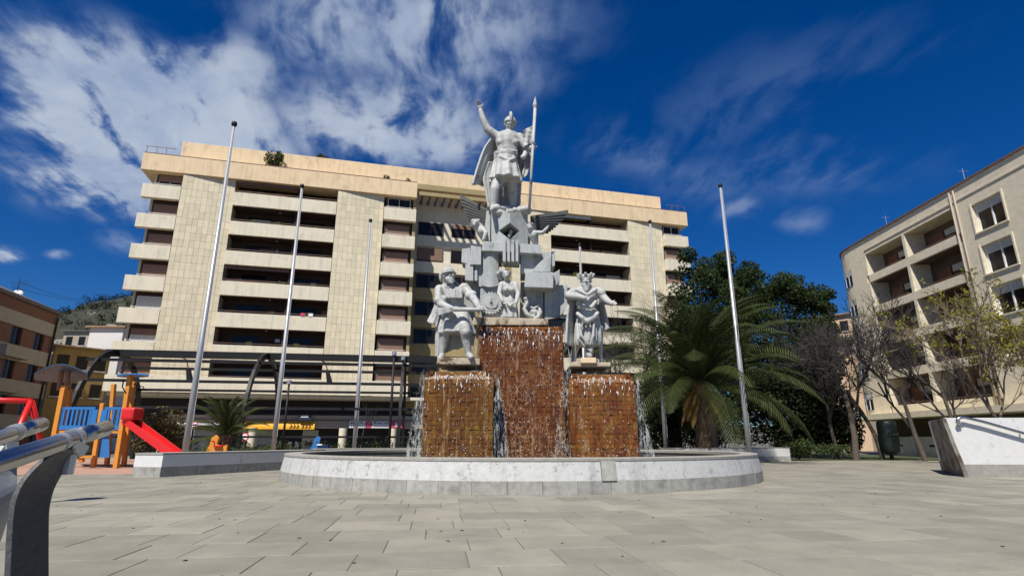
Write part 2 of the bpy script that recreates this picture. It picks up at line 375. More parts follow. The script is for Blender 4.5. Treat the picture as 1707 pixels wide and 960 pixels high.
# ================================================================== cascade blocks
def wet(name, cols):
    m = bpy.data.materials.new(name); m.use_nodes = True; b = NB(m.node_tree); pr = m.node_tree.nodes['Principled BSDF']
    gm = b.n('ShaderNodeNewGeometry'); pos = gm.outputs['Position']
    n1 = b.noise(b.scalexyz(pos, (2.2, 2.2, .7)), 1.3, 5, .6); n2 = b.noise(b.scalexyz(pos, (1, 1, .5)), 5, 5, .65)
    c = b.mix(b.rng(n1, .38, .62), (*cols[0], 1), (*cols[1], 1)); c = b.mix(b.rng(n2, .5, .66), c, (*cols[2], 1))
    c = b.mix(b.m('MULTIPLY', gm.outputs['Random Per Island'], .45), c, (*cols[3], 1)); b.lk(c, pr.inputs['Base Color'])
    pr.inputs['Roughness'].default_value = .22; pr.inputs['Specular IOR Level'].default_value = .4
    bn = b.n('ShaderNodeBump'); bn.inputs['Strength'].default_value = .8; bn.inputs['Distance'].default_value = .03
    b.lk(b.noise(b.scalexyz(pos, (1, 1, .45)), 22, 4), bn.inputs['Height']); b.lk(bn.outputs[0], pr.inputs['Normal']); MATS[name] = m
wet('rustleft', [(.19, .083, .010), (.11, .034, .005), (.20, .115, .018), (.04, .016, .005)])
wet('rustmid', [(.155, .048, .006), (.095, .027, .005), (.19, .072, .009), (.04, .013, .005)])
wet('rustright', [(.225, .082, .008), (.14, .036, .005), (.21, .105, .014), (.055, .02, .006)])
def film(name, tint, amount, beads, streak_scale=7., alpha=.8):
    """thin running water: clear sheet broken into long threads, with foam beads"""
    m = bpy.data.materials.new(name); m.use_nodes = True; b = NB(m.node_tree); pr = m.node_tree.nodes['Principled BSDF']
    pos = b.n('ShaderNodeNewGeometry').outputs['Position']
    wv = b.n('ShaderNodeTexNoise'); b.lk(pos, wv.inputs['Vector']); wv.inputs['Scale'].default_value = 2.5
    pp = b.vm('ADD', pos, b.vm('SCALE', wv.outputs['Color'], .10))
    th_ = b.rng(b.noise(b.scalexyz(pp, (1, 1, .055)), streak_scale, 4, .6), .50, .66)
    br = b.rng(b.noise(b.scalexyz(pp, (1, 1, .30)), 9, 4, .65), .40, .62)
    vo = b.n('ShaderNodeTexVoronoi', feature='DISTANCE_TO_EDGE'); b.lk(b.scalexyz(pp, (1, 1, .45)), vo.inputs['Vector']); vo.inputs['Scale'].default_value = 8.5
    net = b.m('MULTIPLY', b.rng(vo.outputs['Distance'], .09, .01), b.rng(b.noise(pos, 1.6, 3), .40, .60))
    a = b.m('MINIMUM', b.m('ADD', b.m('MULTIPLY', b.m('MULTIPLY', th_, br), amount), b.m('MULTIPLY', net, beads)), alpha)
    b.lk(a, pr.inputs['Alpha']); pr.inputs['Base Color'].default_value = (*tint, 1); pr.inputs['Roughness'].default_value = .10
    bn = b.n('ShaderNodeBump'); bn.inputs['Strength'].default_value = 1; bn.inputs['Distance'].default_value = .05
    b.lk(b.noise(b.scalexyz(pos, (1, 1, .25)), 12, 4), bn.inputs['Height']); b.lk(bn.outputs[0], pr.inputs['Normal']); MATS[name] = m
film('film', (.46, .28, .13), .60, .16)
film('filmfine', (.46, .29, .17), .55, .42)
film('sidefall', (.42, .43, .40), 1.7, .55, 11., .80)
mat('drops', (.86, .87, .88), .12, .05, 5)
mat('wetdark', (.10, .095, .08), .3, .3, 5, .4, 30)
def cascade(name, label, x0, x1, yf, yb, ztop, m, tw, th, seed, slope=.18, rad=.42, ndrop=70, filmm='film'):
    """block faced with stepped rusty tiles; round shoulder on top; water film in front, side falls, flying drops"""
    rg = random.Random(seed); zb = .35; xm = (x0+x1)/2
    root = thing(name, label, 'fountain', (xm, yf, zb))
    part(MB().hexa([V((x0+.03, yf-slope+.08, zb)), V((x1-.03, yf-slope+.08, zb)), V((x1-.03, yb, zb)), V((x0+.03, yb, zb))],
                   [V((x0+rad*.8, yf+rad+.05, ztop-.03)), V((x1-rad*.8, yf+rad+.05, ztop-.03)), V((x1-rad*.8, yb, ztop-.03)), V((x0+rad*.8, yb, ztop-.03))]), 'core', 'wetdark', root)
    part(box(x0+rad*.7, x1-rad*.7, yf+rad*.95, yb+.05, ztop-.028, ztop+.012), 'top_slab', 'wetdark', root, bevel=.02)
    mb = MB(); nx = int((x1-x0)/tw); nz = int((ztop-zb)/th)
    def fr(z): r_ = min(.995, max(0, (z-(ztop-rad))/rad)); return rad*(1-sqrt(1-r_*r_))
    def fy(z): t = (z-zb)/(ztop-zb); return yf-slope*(1-t)+fr(z)   # leans out towards the foot, rounded at the shoulder
    def fx(x, z): return xm+(x-xm)*(1-.75*fr(z)/((x1-x0)/2))
    for i in range(nx):
        for k in range(nz):
            cx = x0+(i+.5)*(x1-x0)/nx; cz = zb+(k+.5)*(ztop-zb)/nz; y_ = fy(cz)-rg.uniform(0, .032)
            w2, h2 = (x1-x0)/nx/2-.0035, (ztop-zb)/nz/2-.003; til = rg.uniform(-.007, .007)
            ya0, ya1 = y_-fy(cz)+fy(cz-h2), y_-fy(cz)+fy(cz+h2); xa, xb, xc, xd = fx(cx-w2, cz-h2), fx(cx+w2, cz-h2), fx(cx+w2, cz+h2), fx(cx-w2, cz+h2); bk = max(ya0, ya1)+.16
            mb.hexa([V((xa, ya0+til, cz-h2)), V((xb, ya0-til, cz-h2)), V((xb, bk, cz-h2)), V((xa, bk, cz-h2))], [V((xd, ya1+til, cz+h2)), V((xc, ya1-til, cz+h2)), V((xc, bk, cz+h2)), V((xd, bk, cz+h2))])
    for sd_, xx in ((-1, x0), (1, x1)):
        ny = int((yb-yf)/(tw*1.4))
        for i in range(ny):
            for k in range(nz):
                cy = yf+(i+.5)*(yb-yf)/ny; cz = zb+(k+.5)*(ztop-zb)/nz; xo = fx(xx, cz)+sd_*rg.uniform(0, .02); w2, h2 = (yb-yf)/ny/2-.008, (ztop-zb)/nz/2-.007
                mb.box(min(xo, xo-sd_*.14), max(xo, xo-sd_*.14), cy-w2, cy+w2, cz-h2, cz+h2)
    tag(part(mb, 'tile_facing', m, root), kind='stuff')
    # front film
    rows = []
    for k in range(25):
        z = zb+(ztop+.0-zb)*k/24; y0_ = fy(z)-.05
        rows.append([V((fx(x0-.01+(x1-x0+.02)*i/30, z), y0_-.025*mnoise.noise(V((i*.6, k*.25, seed))), z)) for i in range(31)])
    a, c = 25, 31
    fm = MB().add([p for r_ in rows for p in r_], [(i*c+k, i*c+k+1, (i+1)*c+k+1, (i+1)*c+k) for i in range(a-1) for k in range(c-1)])
    tag(part(fm, 'water_film', filmm, root, smooth=True), kind='stuff')
    # side falls: water leaves the top lip in a free arc
    for sd_, xx in ((-1, x0), (1, x1)):
        for ly in range(4):        # four veils one behind the other, each spanning from the block out to the free arc
            fm = MB(); rows = []; yv = yf-.05+(yb-yf)*ly/3.6; n1 = 9
            for k in range(25):
                t = k/24; z = ztop+.05-(ztop-.60)*t; xo = .05+.50*sqrt(t)*(.72+.28*t)*(1-.12*ly)
                rows.append([V((xx+sd_*(.02+xo*i/(n1-1)), yv+.10*mnoise.noise(V((i*.7, k*.25, seed+ly)))+.12*(i/(n1-1))**2, z-.03*(i/(n1-1))**2)) for i in range(n1)])
            fm.add([p for r_ in rows for p in r_], [(i*n1+k, i*n1+k+1, (i+1)*n1+k+1, (i+1)*n1+k) for i in range(24) for k in range(n1-1)])
            tag(part(fm, 'side_fall', 'sidefall', root, smooth=True), kind='stuff')
    dm = MB()
    def drop(p_, r_, s_):
        dm.add([p_+V((r_, 0, 0)), p_+V((0, r_, 0)), p_+V((-r_, 0, 0)), p_+V((0, -r_, 0)), p_+V((0, 0, r_*s_)), p_+V((0, 0, -r_*s_))], [(0, 1, 4), (1, 2, 4), (2, 3, 4), (3, 0, 4), (1, 0, 5), (2, 1, 5), (3, 2, 5), (0, 3, 5)])
    for i in range(ndrop):
        u_ = rg.random(); z = zb+.3+(ztop-zb-.3)*(1-u_**1.35 if rg.random() < .5 else rg.random())
        x = rg.uniform(x0+.05, x1-.05); drop(V((x, fy(z)-rg.uniform(.05, .12), z)), rg.uniform(.006, .015), rg.uniform(1, 3.2))
    nb2 = int((x1-x0)/.16)
    for i in range(nb2):     # bright streaks breaking over the shoulder
        x = x0+.1+(x1-x0-.2)*(i+rg.uniform(.1, .9))/nb2
        for k in range(rg.randint(1, 5)):
            z = ztop-.12-rg.random()**1.5*.6; drop(V((x+rg.uniform(-.03, .03), fy(z)-.07, z)), rg.uniform(.010, .022), rg.uniform(2, 6))
    for sd_, xx in ((-1, x0), (1, x1)):
        for i in range(170):
            t = rg.random()**.6; z = ztop-(ztop-.62)*t; drop(V((xx+sd_*(.04+.45*sqrt(t)+rg.uniform(-.08, .12)*t), yf+rg.uniform(-.15, yb-yf), z)), rg.uniform(.004, .011), rg.uniform(1, 4))
    for i in range(130):     # splash at the foot
        drop(V((rg.uniform(x0-.4, x1+.4), yf-slope-rg.uniform(.0, .25), .62+rg.random()**2*.45)), rg.uniform(.006, .014), 1.2)
    tag(part(dm, 'water_drops', 'drops', root), kind='stuff')
    return root
ya = 19.0
kx = lambda px, py, Y: P(px, py, Y).x
cascade('cascade_block', 'low left cascade of ochre brown tiles under the musketeer statue', kx(706, 690, ya), kx(822, 690, ya), ya, 21.6, P(760, 617, ya).z, 'rustleft', .155, .15, 1)
cascade('cascade_block', 'tall middle cascade of dark red brown tiles below the pale tower', kx(797, 640, 20), kx(940, 640, 20), 20.0, 23.4, P(860, 543, 20).z, 'rustmid', .16, .15, 2, slope=.3, rad=.22, ndrop=220, filmm='filmfine')
cascade('cascade_block', 'low right cascade of orange brown tiles under the robed king statue', kx(950, 690, ya+.2), kx(1060, 690, ya+.2), ya+.2, 21.8, P(1003, 622, ya+.2).z, 'rustright', .155, .15, 3, ndrop=60)
# ================================================================== pale stone tower
class Fig:
    """points of a carved thing read from the photo at the distance where it stands"""
    def __init__(s, Y, yref): s.Y = Y; s.k = Y/pray(853, yref).y
    def __call__(s, x, y, d=0.): return P(x, y, s.Y+d)
    def poly(s, pts, d0, d1):
        """straight sided carved block: front outline in photo pixels, from depth d0 to d1 (sides run straight back)"""
        f = [P(x, y, s.Y+d0) for x, y in pts]; return MB().hexa(f, [p+V((0, d1-d0, 0)) for p in f])
tw = thing('stone_tower', 'pale angular stone tower of stacked blocks rising behind the cascades', 'monument', (P(855, 540, 21).x, 21, P(855, 540, 21).z))
F = Fig(20.9, 450)
def tp(pts, d0, d1, name='block', m='ivory', bevel=.012, parent=None):
    o = part(F.poly(pts, d0, d1), name, m, tw, bevel=bevel)
    if parent: o.parent = parent
    return o
# footing slab
tp([(786, 542), (914, 542), (914, 531), (790, 528)], -.75, 2.2, 'footing', 'mossystone', .03)
tp([(915, 545), (962, 545), (950, 533), (915, 533)], .1, 1.6, 'footing', 'wetdark', .03)
# lower left shaft, its curved drum and side blocks
tp([(799, 530), (831, 530), (831, 474), (801, 474)], -.05, 1.3, 'shaft')
def drum(xa, xb, ya_, yb_, dep, bul, name='drum'):
    n = 10; lo = []; hi = []
    for i in range(n+1):
        t = i/n; x = xa+(xb-xa)*t; d = dep-bul*sin(pi*t)
        lo.append(F(x, yb_+2.5*sin(pi*t), d)); hi.append(F(x, ya_+1.2*sin(pi*t), d))
    z0, z1 = F(xa, yb_, dep), F(xb, yb_, dep)
    lo += [z1+V((0, 1.2, 0)), z0+V((0, 1.2, 0))]; z0, z1 = F(xa, ya_, dep), F(xb, ya_, dep); hi += [z1+V((0, 1.2, 0)), z0+V((0, 1.2, 0))]
    return part(MB().hexa(lo, hi), name, 'ivory', tw, bevel=.01)
drum(803, 831, 419, 476, -.12, .16)
tp([(769, 437), (784, 441), (784, 413), (770, 415)], -.05, .7)
tp([(783, 441), (802, 441), (802, 412), (785, 409)], -.35, .8)
tp([(775, 467), (789, 468), (789, 440), (776, 440)], -.3, .8)
tp([(791, 468), (796, 468), (796, 442), (791, 442)], -.22, .8)
tp([(797, 477), (803, 478), (803, 441), (797, 441)], -.1, .9)
tp([(781, 500), (800, 520), (800, 474), (781, 468)], .25, 1.0)
# lower right shaft, quarter shield, big projecting block, dome slice
tp([(877, 531), (905, 531), (905, 478), (876, 478)], -.08, 1.2, 'shaft')
tp([(866, 534), (878, 531), (878, 470), (868, 470)], .35, 1.3, 'shaft')
n = 12; pts = [(908, 477), (946, 474)]+[(946-1.0*i/n-37*(i/n)**2.2, 474+58*(1-(1-i/n)**2)**.62) for i in range(1, n)]+[(908, 534)]
tp(pts, -.10, .45, 'quarter_shield')
tp([(905, 530), (909, 530), (909, 478), (905, 478)], .1, .6, 'block')
tp([(874, 478), (922, 480), (923, 454), (876, 453)], -.75, .7, 'projecting_block')
tp([(922, 479), (933, 470), (933, 449), (923, 455)], -.55, .6, 'block')
n = 10; pts = [(886, 453), (918, 453), (918, 428)]+[(886+30*(1-i/n), 453-24*sin(pi/2*(1-i/n))) for i in range(0, n)]
tp(pts, -.35, .5, 'dome_slice')
tp([(868, 455), (900, 455), (899, 420), (868, 420)], -.05, 1.1, 'shaft')
tp([(899, 448), (919, 449), (919, 420), (899, 420)], .1, 1.0)
tp([(918, 445), (925, 443), (925, 418), (918, 420)], .2, 1.0)
# cross beam joining the shafts, with three flutes hanging under it
tp([(803, 418), (840, 419), (840, 404), (805, 402)], -.40, 1.1, 'cross_beam'); tp([(864, 421), (904, 423), (902, 408), (864, 406)], -.40, 1.1, 'cross_beam')
tp([(806, 400), (817, 402), (818, 350), (811, 352)], .1, .9, 'block')
for a in (838.5, 845.5, 852.5, 859.5): tp([(a, 435), (a+4.6, 437), (a+4.6, 400), (a, 400)], -.55, .2, 'flute', bevel=.006)
tp([(838, 436), (866, 438), (866, 402), (838, 402)], -.38, .3, 'block')
# upper pier, seen on its corner, with the diamond recess
def face(pts, name='pier_face'):
    """one raking face of the pier (V shaped in plan), outline in photo pixels"""
    f = [F(x, y, -.02-.55*(1-abs(x-850)/30)) for x, y in pts]; g_ = [V((p.x, F.Y+1.2, p.z)) for p in f]
    return part(MB().hexa(f, g_), name, 'ivory', tw)
face([(819, 352), (850, 355), (850, 371), (831, 384.5), (849.8, 399), (849.8, 420), (819, 417)]); face([(850.2, 355), (880, 352), (880, 417), (850.2, 420), (850.2, 399), (866, 384.5), (850.2, 371)])
tp([(828, 386), (850, 366), (869, 386), (850, 402)], .35, .5, 'diamond_recess', 'recess_shade')
tp([(846, 393), (850, 395), (855, 385), (851, 382)], -.25, .35, 'diamond_knob', 'ivory', .02)
tp([(879, 415), (884, 415), (884, 380), (879, 380)], .2, .9)
mb = MB(); rg = random.Random(8)
for i in range(16): mb.ell(F(rg.uniform(822, 878), rg.uniform(347, 356), rg.uniform(-.35, .8)), rg.uniform(.12, .3), rg.uniform(.15, .35), rg.uniform(.10, .2))
mb.v = [tuple(v) for v in mb.v]; part(mb, 'rocky_top', 'ivory2', tw, voxel=.03)
# gear, lyre, winged allegories belong to the tower's carving
gc = F(818, 505, -.42); gm = MB(); gr = .40
def disc(c, r, th_, n=32, teeth=0):
    poly = []
    N = n if not teeth else teeth*4
    for i in range(N):
        t = 2*pi*i/N; rr_ = r*(1.13 if teeth and i % 4 in (0, 1) else 1); poly.append((rr_*cos(t), rr_*sin(t)))
    return [V((c.x+x, c.y, c.z+z)) for x, z in poly], [V((c.x+x, c.y+th_, c.z+z)) for x, z in poly]
gw = part(MB().hexa(*disc(gc, gr, .22, teeth=22)), 'gear', 'ivory', tw, bevel=.006)
part(MB().hexa(*disc(gc+V((.03, -.05, 0)), .24, .06)), 'gear_hub', 'ivory2', tw, bevel=.01).parent = gw
part(MB().hexa(*disc(gc+V((.03, -.07, 0)), .045, .03, 12)), 'gear_bore', 'recess_shade', tw).parent = gw
part(MB().hexa(*disc(F(820, 527, -.3), .26, .12, teeth=18)), 'gear', 'ivory', tw, bevel=.006)
F2 = Fig(20.6, 510)
part(MB().tube([F2(*p_) for p_ in ((873, 498), (878, 497), (881, 502), (877, 508), (874, 515), (878, 523), (886, 528), (892, 526))], [.05, .07, .07, .07, .08, .09, .09, .05], 8)
     .tube([F2(*p_) for p_ in ((884, 512), (890, 514), (897, 510), (899, 507))], .055, 8).tube([F2(*p_) for p_ in ((899, 513), (901, 521), (897, 529), (889, 531))], [.05, .09, .09, .06], 8).ell(F2(890, 520, .02), .16, .08, .12), 'lyre', 'ivory2', tw, voxel=.02)

# ---------------------------------------------------------------- statues
def hand(mb, wrist, tip, side, s, curl=.25, bend=V((0, -1, 0))):
    """palm, four unequal fingers with a knuckle bend and a thumb leaving the side of the palm"""
    d = (tip-wrist); L = d.length; d.normalize(); sd_ = V(side); sd_ = (sd_-d*sd_.dot(d)).normalized(); bend = (bend-d*bend.dot(d)).normalized()
    pal = wrist+d*L*.45
    for i in range(4):
        o = sd_*s*(i-1.5)*.55; ln = L*(.50, .58, .55, .42)[i]
        mb.cap(wrist+o*.6, pal+o, s*.42, s*.40); k1 = pal+o+d*ln*.55+bend*ln*curl*.4; mb.cap(pal+o, k1, s*.30, s*.26); mb.cap(k1, k1+d*ln*.45*(1-curl*.6)+bend*ln*curl*.8, s*.26, s*.2)
    t0 = wrist+d*L*.2+sd_*s*.9; t1 = t0+d*L*.22+sd_*s*.9; mb.cap(t0-sd_*s*.4, t1, s*.36, s*.30); mb.cap(t1, t1+d*L*.2+sd_*s*.2, s*.3, s*.22)
def head(mb, c, h, face, beard=0, tilt=0):
    """head of height h facing the unit vector face: skull, jaw, brow, eye sockets left between brow and cheeks, nose, lips, ears"""
    f = V(face).normalized(); r_ = f.cross(V((0, 0, 1))).normalized(); u_ = r_.cross(f).normalized(); M = Matrix((r_, f, u_)).transposed()
    e = lambda x, y, z, a, b_, c_: mb.ell(c+M @ V((x*h, y*h, z*h)), a*h, b_*h, c_*h, M)
    e(0, -.02, .12, .34, .40, .36); e(0, .06, -.18, .26, .30, .30); e(0, .16, -.36, .15, .15, .12)
    e(0, .33, .09, .24, .06, .05); e(.13, .30, -.10, .09, .09, .09); e(-.13, .30, -.10, .09, .09, .09)
    mb.cap(c+M @ V((0, .36*h, .06*h)), c+M @ V((0, .45*h, -.10*h)), .04*h, .07*h); e(.12, .32, .0, .05, .04, .025); e(-.12, .32, .0, .05, .04, .025)
    e(0, .36, -.235, .09, .05, .025); e(0, .35, -.28, .08, .05, .025); e(.33, -.02, -.04, .05, .09, .12); e(-.33, -.02, -.04, .05, .09, .12)
    if beard:
        for i in range(9): a = -1.2+2.4*i/8; mb.cap(c+M @ V((.26*h*sin(a), .30*h*cos(a), -.26*h)), c+M @ V((.16*h*sin(a), .30*h*cos(a)+.02*h, -(.30+beard*cos(a*.8))*h)), .09*h, .06*h)
    return M
def robe(rings, nf, amp, ph=0., n=48):
    """rings of (centre, rx, ry, fold strength): a hanging cloth with folds"""
    out = []
    for c, rx, ry, k in rings:
        out.append([c+V((rx*(1+amp*k*sin(nf*t+ph)+amp*k*.4*sin(2.3*nf*t+1))*cos(t), ry*(1+amp*k*sin(nf*t+ph))*sin(t), 0)) for t in [2*pi*i/n for i in range(n)]])
    return out
def cape(F_, left, right, nf, amp, th_=.07, ph=0., n=28, m_=22, off=None):
    """cloth hanging between two edge curves given as (px, py, depth)"""
    def at(c, t):
        t *= len(c)-1; i = min(int(t), len(c)-2); f_ = t-i
        # smooth interpolation through the given points
        p0, p1, p2, p3 = (V(c[max(i-1, 0)]), V(c[i]), V(c[i+1]), V(c[min(i+2, len(c)-1)]))
        return .5*((2*p1)+(p2-p0)*f_+(2*p0-5*p1+4*p2-p3)*f_*f_+(3*p1-p0-3*p2+p3)*f_**3)
    g_ = []
    for i in range(m_+1):
        t = i/m_; a, c = at(left, t), at(right, t); row = []
        for k in range(n+1):
            s_ = k/n; p_ = a*(1-s_)+c*s_; row.append(F_(p_.x, p_.y+(1.0*sin(nf*pi*s_*2) if i == m_ else 0), p_.z+amp*(.25+.75*t)*sin(nf*2*pi*s_+ph+t)))
        g_.append(row)
    return MB().sheet(g_, off or (0, th_, 0))
FACE = V((0, -1, 0))
# ---- top figure: helmeted, right arm raised, left hand on a lance with banner
F3 = Fig(20.9, 270); k = F3.k
st = thing('warrior_statue', 'pale stone helmeted warrior raising one arm on top of the tower', 'statue', F3(842, 349, 0), group=None)
mb = MB(); M_ = head(mb, F3(850, 207, -.05), 27*k, (.12, -1, -.22))
mb.cap(F3(850, 215), F3(848, 228, .05), 6.5*k, 8*k)
mb.loft([[F3(846, y_, .05)+V((a*k*cos(t), b_*k*sin(t)-.06, 0)) for t in [2*pi*i/28 for i in range(28)]] for y_, a, b_ in ((221, 9, 7), (225, 19, 11), (232, 21.5, 13), (240, 20, 13.5), (248, 17.5, 12), (256, 17, 12), (262, 18, 12.5))])
mb.ell(F3(838, 236, -.20), 10*k, 4.5*k, 7*k); mb.ell(F3(855, 237, -.20), 10*k, 4.5*k, 7*k); mb.cap(F3(830, 250, -.27), F3(862, 252, -.27), 1.6*k, 1.6*k)
mb.chain([F3(828, 228), F3(813, 216, -.1), F3(805, 198, -.18), F3(801.5, 186, -.2)], [8.5*k, 7*k, 5.2*k, 4*k]); hand(mb, F3(801, 184, -.2), F3(796.5, 168, -.3), (1, 0, .1), 3.2*k, .3)
mb.chain([F3(866, 230), F3(877, 244, -.12), F3(884, 249, -.25)], [8.5*k, 7.5*k, 6*k]); mb.chain([F3(884, 249, -.25), F3(889, 246, -.42)], [6*k, 4.5*k]); hand(mb, F3(888, 247, -.42), F3(891, 238, -.48), (1, 0, 0), 3*k, .8)
mb.chain([F3(878, 252, -.2), F3(873, 262, -.35)], [5*k, 4*k]); mb.ell(F3(872, 262, -.35), 4.5*k, 4*k, 4.5*k)
mb.loft([[F3(842, y_, .05)+V((a*k*(1+fo*sin(9*t+1)+fo*.5*sin(16*t))*cos(t), b_*k*(1+fo*sin(9*t+1))*sin(t)-.05, 0)) for t in [2*pi*i/72 for i in range(72)]] for y_, a, b_, fo in ((258, 17.5, 12.5, .0), (266, 19.5, 14, .03), (278, 21.5, 16, .06), (290, 23.5, 21, .085), (303, 25.5, 25, .13))])
mb.loft([[F3(842, y_, .05)+V((a*k*cos(t), a*.72*k*sin(t)-.05, 0)) for t in [2*pi*i/28 for i in range(28)]] for y_, a in ((256.5, 19.2), (261.5, 19.6))])
mb.cap(F3(834, 262, -.33), F3(849, 268, -.36), 3*k, 2.6*k); mb.cap(F3(849, 268, -.36), F3(858, 264, -.28), 2.6*k, 2.5*k); mb.cap(F3(848, 268, -.38), F3(846, 282, -.46), 2.2*k, 3*k)
mb.chain([F3(832, 296, -.05), F3(825, 316, -.28), F3(823, 336, -.2), F3(822, 345, -.22)], [11*k, 8*k, 7*k, 5*k]); mb.cap(F3(822, 346, -.2), F3(820, 350, -.6), 5*k, 4*k)
mb.chain([F3(852, 296, .2), F3(855, 320, .42), F3(855, 340, .5), F3(856, 347, .5)], [11*k, 8.5*k, 7*k, 5.5*k]); mb.cap(F3(856, 348, .45), F3(859, 350, .1), 5*k, 4*k)
mb.ell(F3(825, 317, -.34), 6*k, 5*k, 7*k)
part(mb, 'body', 'ivory2', st, voxel=.022)
hm = MB(); hc = F3(850.5, 203.5, -.02); fM = M_
hm.ell(hc, 10.5*k, 12*k, 9.5*k, fM); hm.ell(hc+fM @ V((0, .04, -.03)), 11.5*k, 13.5*k, 2.2*k, fM)
for i in range(13):
    a = -.7+2.7*i/12; hm.cap(hc+fM @ V((0, 9.5*k*cos(a), 8*k*sin(a)+.02)), hc+fM @ V((0, 14.5*k*cos(a), 13.5*k*sin(a)+.03)), 2.2*k, 2.6*k)
part(hm, 'crested_helmet', 'ivory2', st, voxel=.02)
part(cape(F3, [(822, 224, .0), (806, 246, -.15), (795, 275, -.30), (785, 308, -.38)], [(832, 226, .35), (826, 250, .50), (820, 280, .55), (808, 311, .50)], 1.6, .05, off=(.09, -.05, 0)), 'cape', 'ivory2', st, voxel=.03)
part(cape(F3, [(812, 270, .1), (804, 295, .0), (808, 320, -.05), (812, 346, -.1)], [(830, 270, .6), (826, 300, .5), (824, 325, .45), (823, 348, .4)], 2, .05, off=(.09, -.04, 0)), 'cape', 'ivory2', st, voxel=.03)
part(cape(F3, [(832, 226, .38), (822, 265, .6), (822, 305, .85), (824, 348, .95)], [(870, 228, .38), (876, 262, .55), (870, 305, .8), (868, 348, .9)], 3, .06), 'cape', 'ivory2', st, voxel=.04)
part(cape(F3, [(864, 240, .35), (866, 262, .45), (867, 278, .45), (866, 300, .35)], [(872, 234, .3), (884, 252, .3), (888, 270, .3), (880, 292, .25)], 2, .10), 'cape', 'ivory2', st, voxel=.03)
ln = thing('lance', 'tall pale lance with small banner held by the topmost warrior', 'lance', F3(882, 356, -.48))
A0, A1 = F3(882, 357, -.48), F3(892, 180, -.48)
part(MB().tube([A0, A1], [.055, .065], 10), 'shaft', 'ivory2', ln, smooth=True)
part(MB().tube([A1-V((0, 0, .02)), A1+V((0, 0, .06)), F3(891.6, 176, -.48), F3(892.3, 161, -.48)], [.07, .09, .10, .008], 10), 'spear_head', 'ivory2', ln)
part(MB().sheet([[F3(x+(y-225)*-.02, y+s_, -.45+.08*sin(x*.5+y*.1)) for x, s_ in ((872, 1), (876, -1), (880, -3), (885, -5), (890, -8))] for y in (216, 223, 230, 237, 244)], (0, .05, 0)), 'banner', 'ivory2', ln, smooth=False)

# ---- left figure: helmeted musketeer
F4 = Fig(20.1, 530); k = F4.k
st = thing('musketeer_statue', 'pale stone helmeted soldier holding a long gun across his waist', 'statue', F4(762, 603, 0))
part(F4.poly([(727, 607), (800, 608), (800, 597), (730, 595)], -.55, 1.1), 'plinth', 'mossystone', st, bevel=.03)
mb = MB(); M_ = head(mb, F4(748, 460, -.15), 29*k, (.62, -.75, .1), beard=.25)
mb.cap(F4(746, 468, -.05), F4(748, 480), 7*k, 9*k)
mb.loft([[F4(x_, y_, .05)+V((a*k*cos(t), b_*k*sin(t), .04*sin(2*t))) for t in [2*pi*i/28 for i in range(28)]] for x_, y_, a, b_ in ((750, 473, 10, 8), (752, 480, 20, 12), (753, 488, 22, 14), (755, 497, 19, 14), (758, 508, 16, 12.5), (762, 517, 16, 12), (764, 526, 18, 13))])
for i in range(6): mb.cap(F4(741+i*5.5, 483, -.34), F4(744+i*5.0, 496, -.36), 2.4*k, 2.2*k)
mb.chain([F4(733, 483, -.05), F4(733, 502, -.25), F4(736, 508, -.35), F4(752, 514, -.5)], [9*k, 8*k, 7*k, 5*k]); hand(mb, F4(751, 513.5, -.5), F4(761, 516, -.58), (0, .2, -1), 3*k, .7)
mb.chain([F4(774, 480, 0), F4(786, 494, -.2), F4(793, 503, -.35), F4(799, 514, -.5)], [9*k, 7.5*k, 6.3*k, 4.8*k]); hand(mb, F4(799, 513, -.5), F4(806, 517, -.58), (-.3, .2, 1), 3*k, .7)
mb.cap(F4(783, 493, -.2), F4(788, 491, -.22), 8*k, 7*k); mb.cap(F4(731, 502, -.25), F4(738, 500, -.25), 8.4*k, 8*k)
mb.loft([[F4(x_, y_, .05)+V((a*k*(1+fo*sin(8*t))*cos(t), b_*k*(1+fo*sin(8*t))*sin(t), 0)) for t in [2*pi*i/64 for i in range(64)]] for x_, y_, a, b_, fo in ((762, 520, 19, 14, .0), (761, 528, 23, 16, .05), (761, 536, 26, 18, .08), (761, 546, 28, 20, .11), (762, 556, 29, 21, .13))])
mb.chain([F4(770, 528, -.1), F4(776, 554, -.45), F4(777, 565, -.35), F4(781, 590, -.3)], [11.5*k, 9*k, 7.8*k, 5*k]); mb.ell(F4(776, 555, -.48), 8*k, 7*k, 8*k); mb.cap(F4(781, 592, -.25), F4(786, 595, -.65), 5.5*k, 4.5*k)
mb.chain([F4(748, 530, .1), F4(741, 558, .12), F4(739, 575, .2), F4(737, 592, .22)], [11.5*k, 9*k, 7.5*k, 5*k]); mb.cap(F4(737, 594, .2), F4(733, 597, -.2), 5.5*k, 4.5*k)
part(mb, 'body', 'ivory2', st, voxel=.022)
# collar cape with scalloped hem
g_ = []
for i in range(5):
    t = i/4; row = []
    for j in range(25):
        a = pi+pi*j/24; sc_l = (1.2+1.3*abs(sin(a*5)))*t
        rx, ry = (8+17*t), (7+9.5*t); row.append(F4(752+1.0*t, 470+12*t+sc_l*1.6, .05)+V((rx*k*cos(a), ry*k*sin(a), -.02*cos(2*a)-.07*t*cos(a)**2)))
    g_.append(row)
part(MB().sheet(g_, (0, .05, .06)), 'shoulder_cape', 'ivory2', st, voxel=.022)
hm = MB(); hc = F4(746.5, 455, -.12); hm.ell(hc, 11.5*k, 13*k, 10.5*k, M_); hm.ell(hc+M_ @ V((0, .05, -.07)), 13*k, 16*k, 2.0*k, M_); hm.cap(hc+M_ @ V((0, -.2, .16)), hc+M_ @ V((0, .1, .23)), 2*k, 2.5*k)
hm.ell(F4(735, 461, -.05), 3.5*k, 5*k, 9*k)
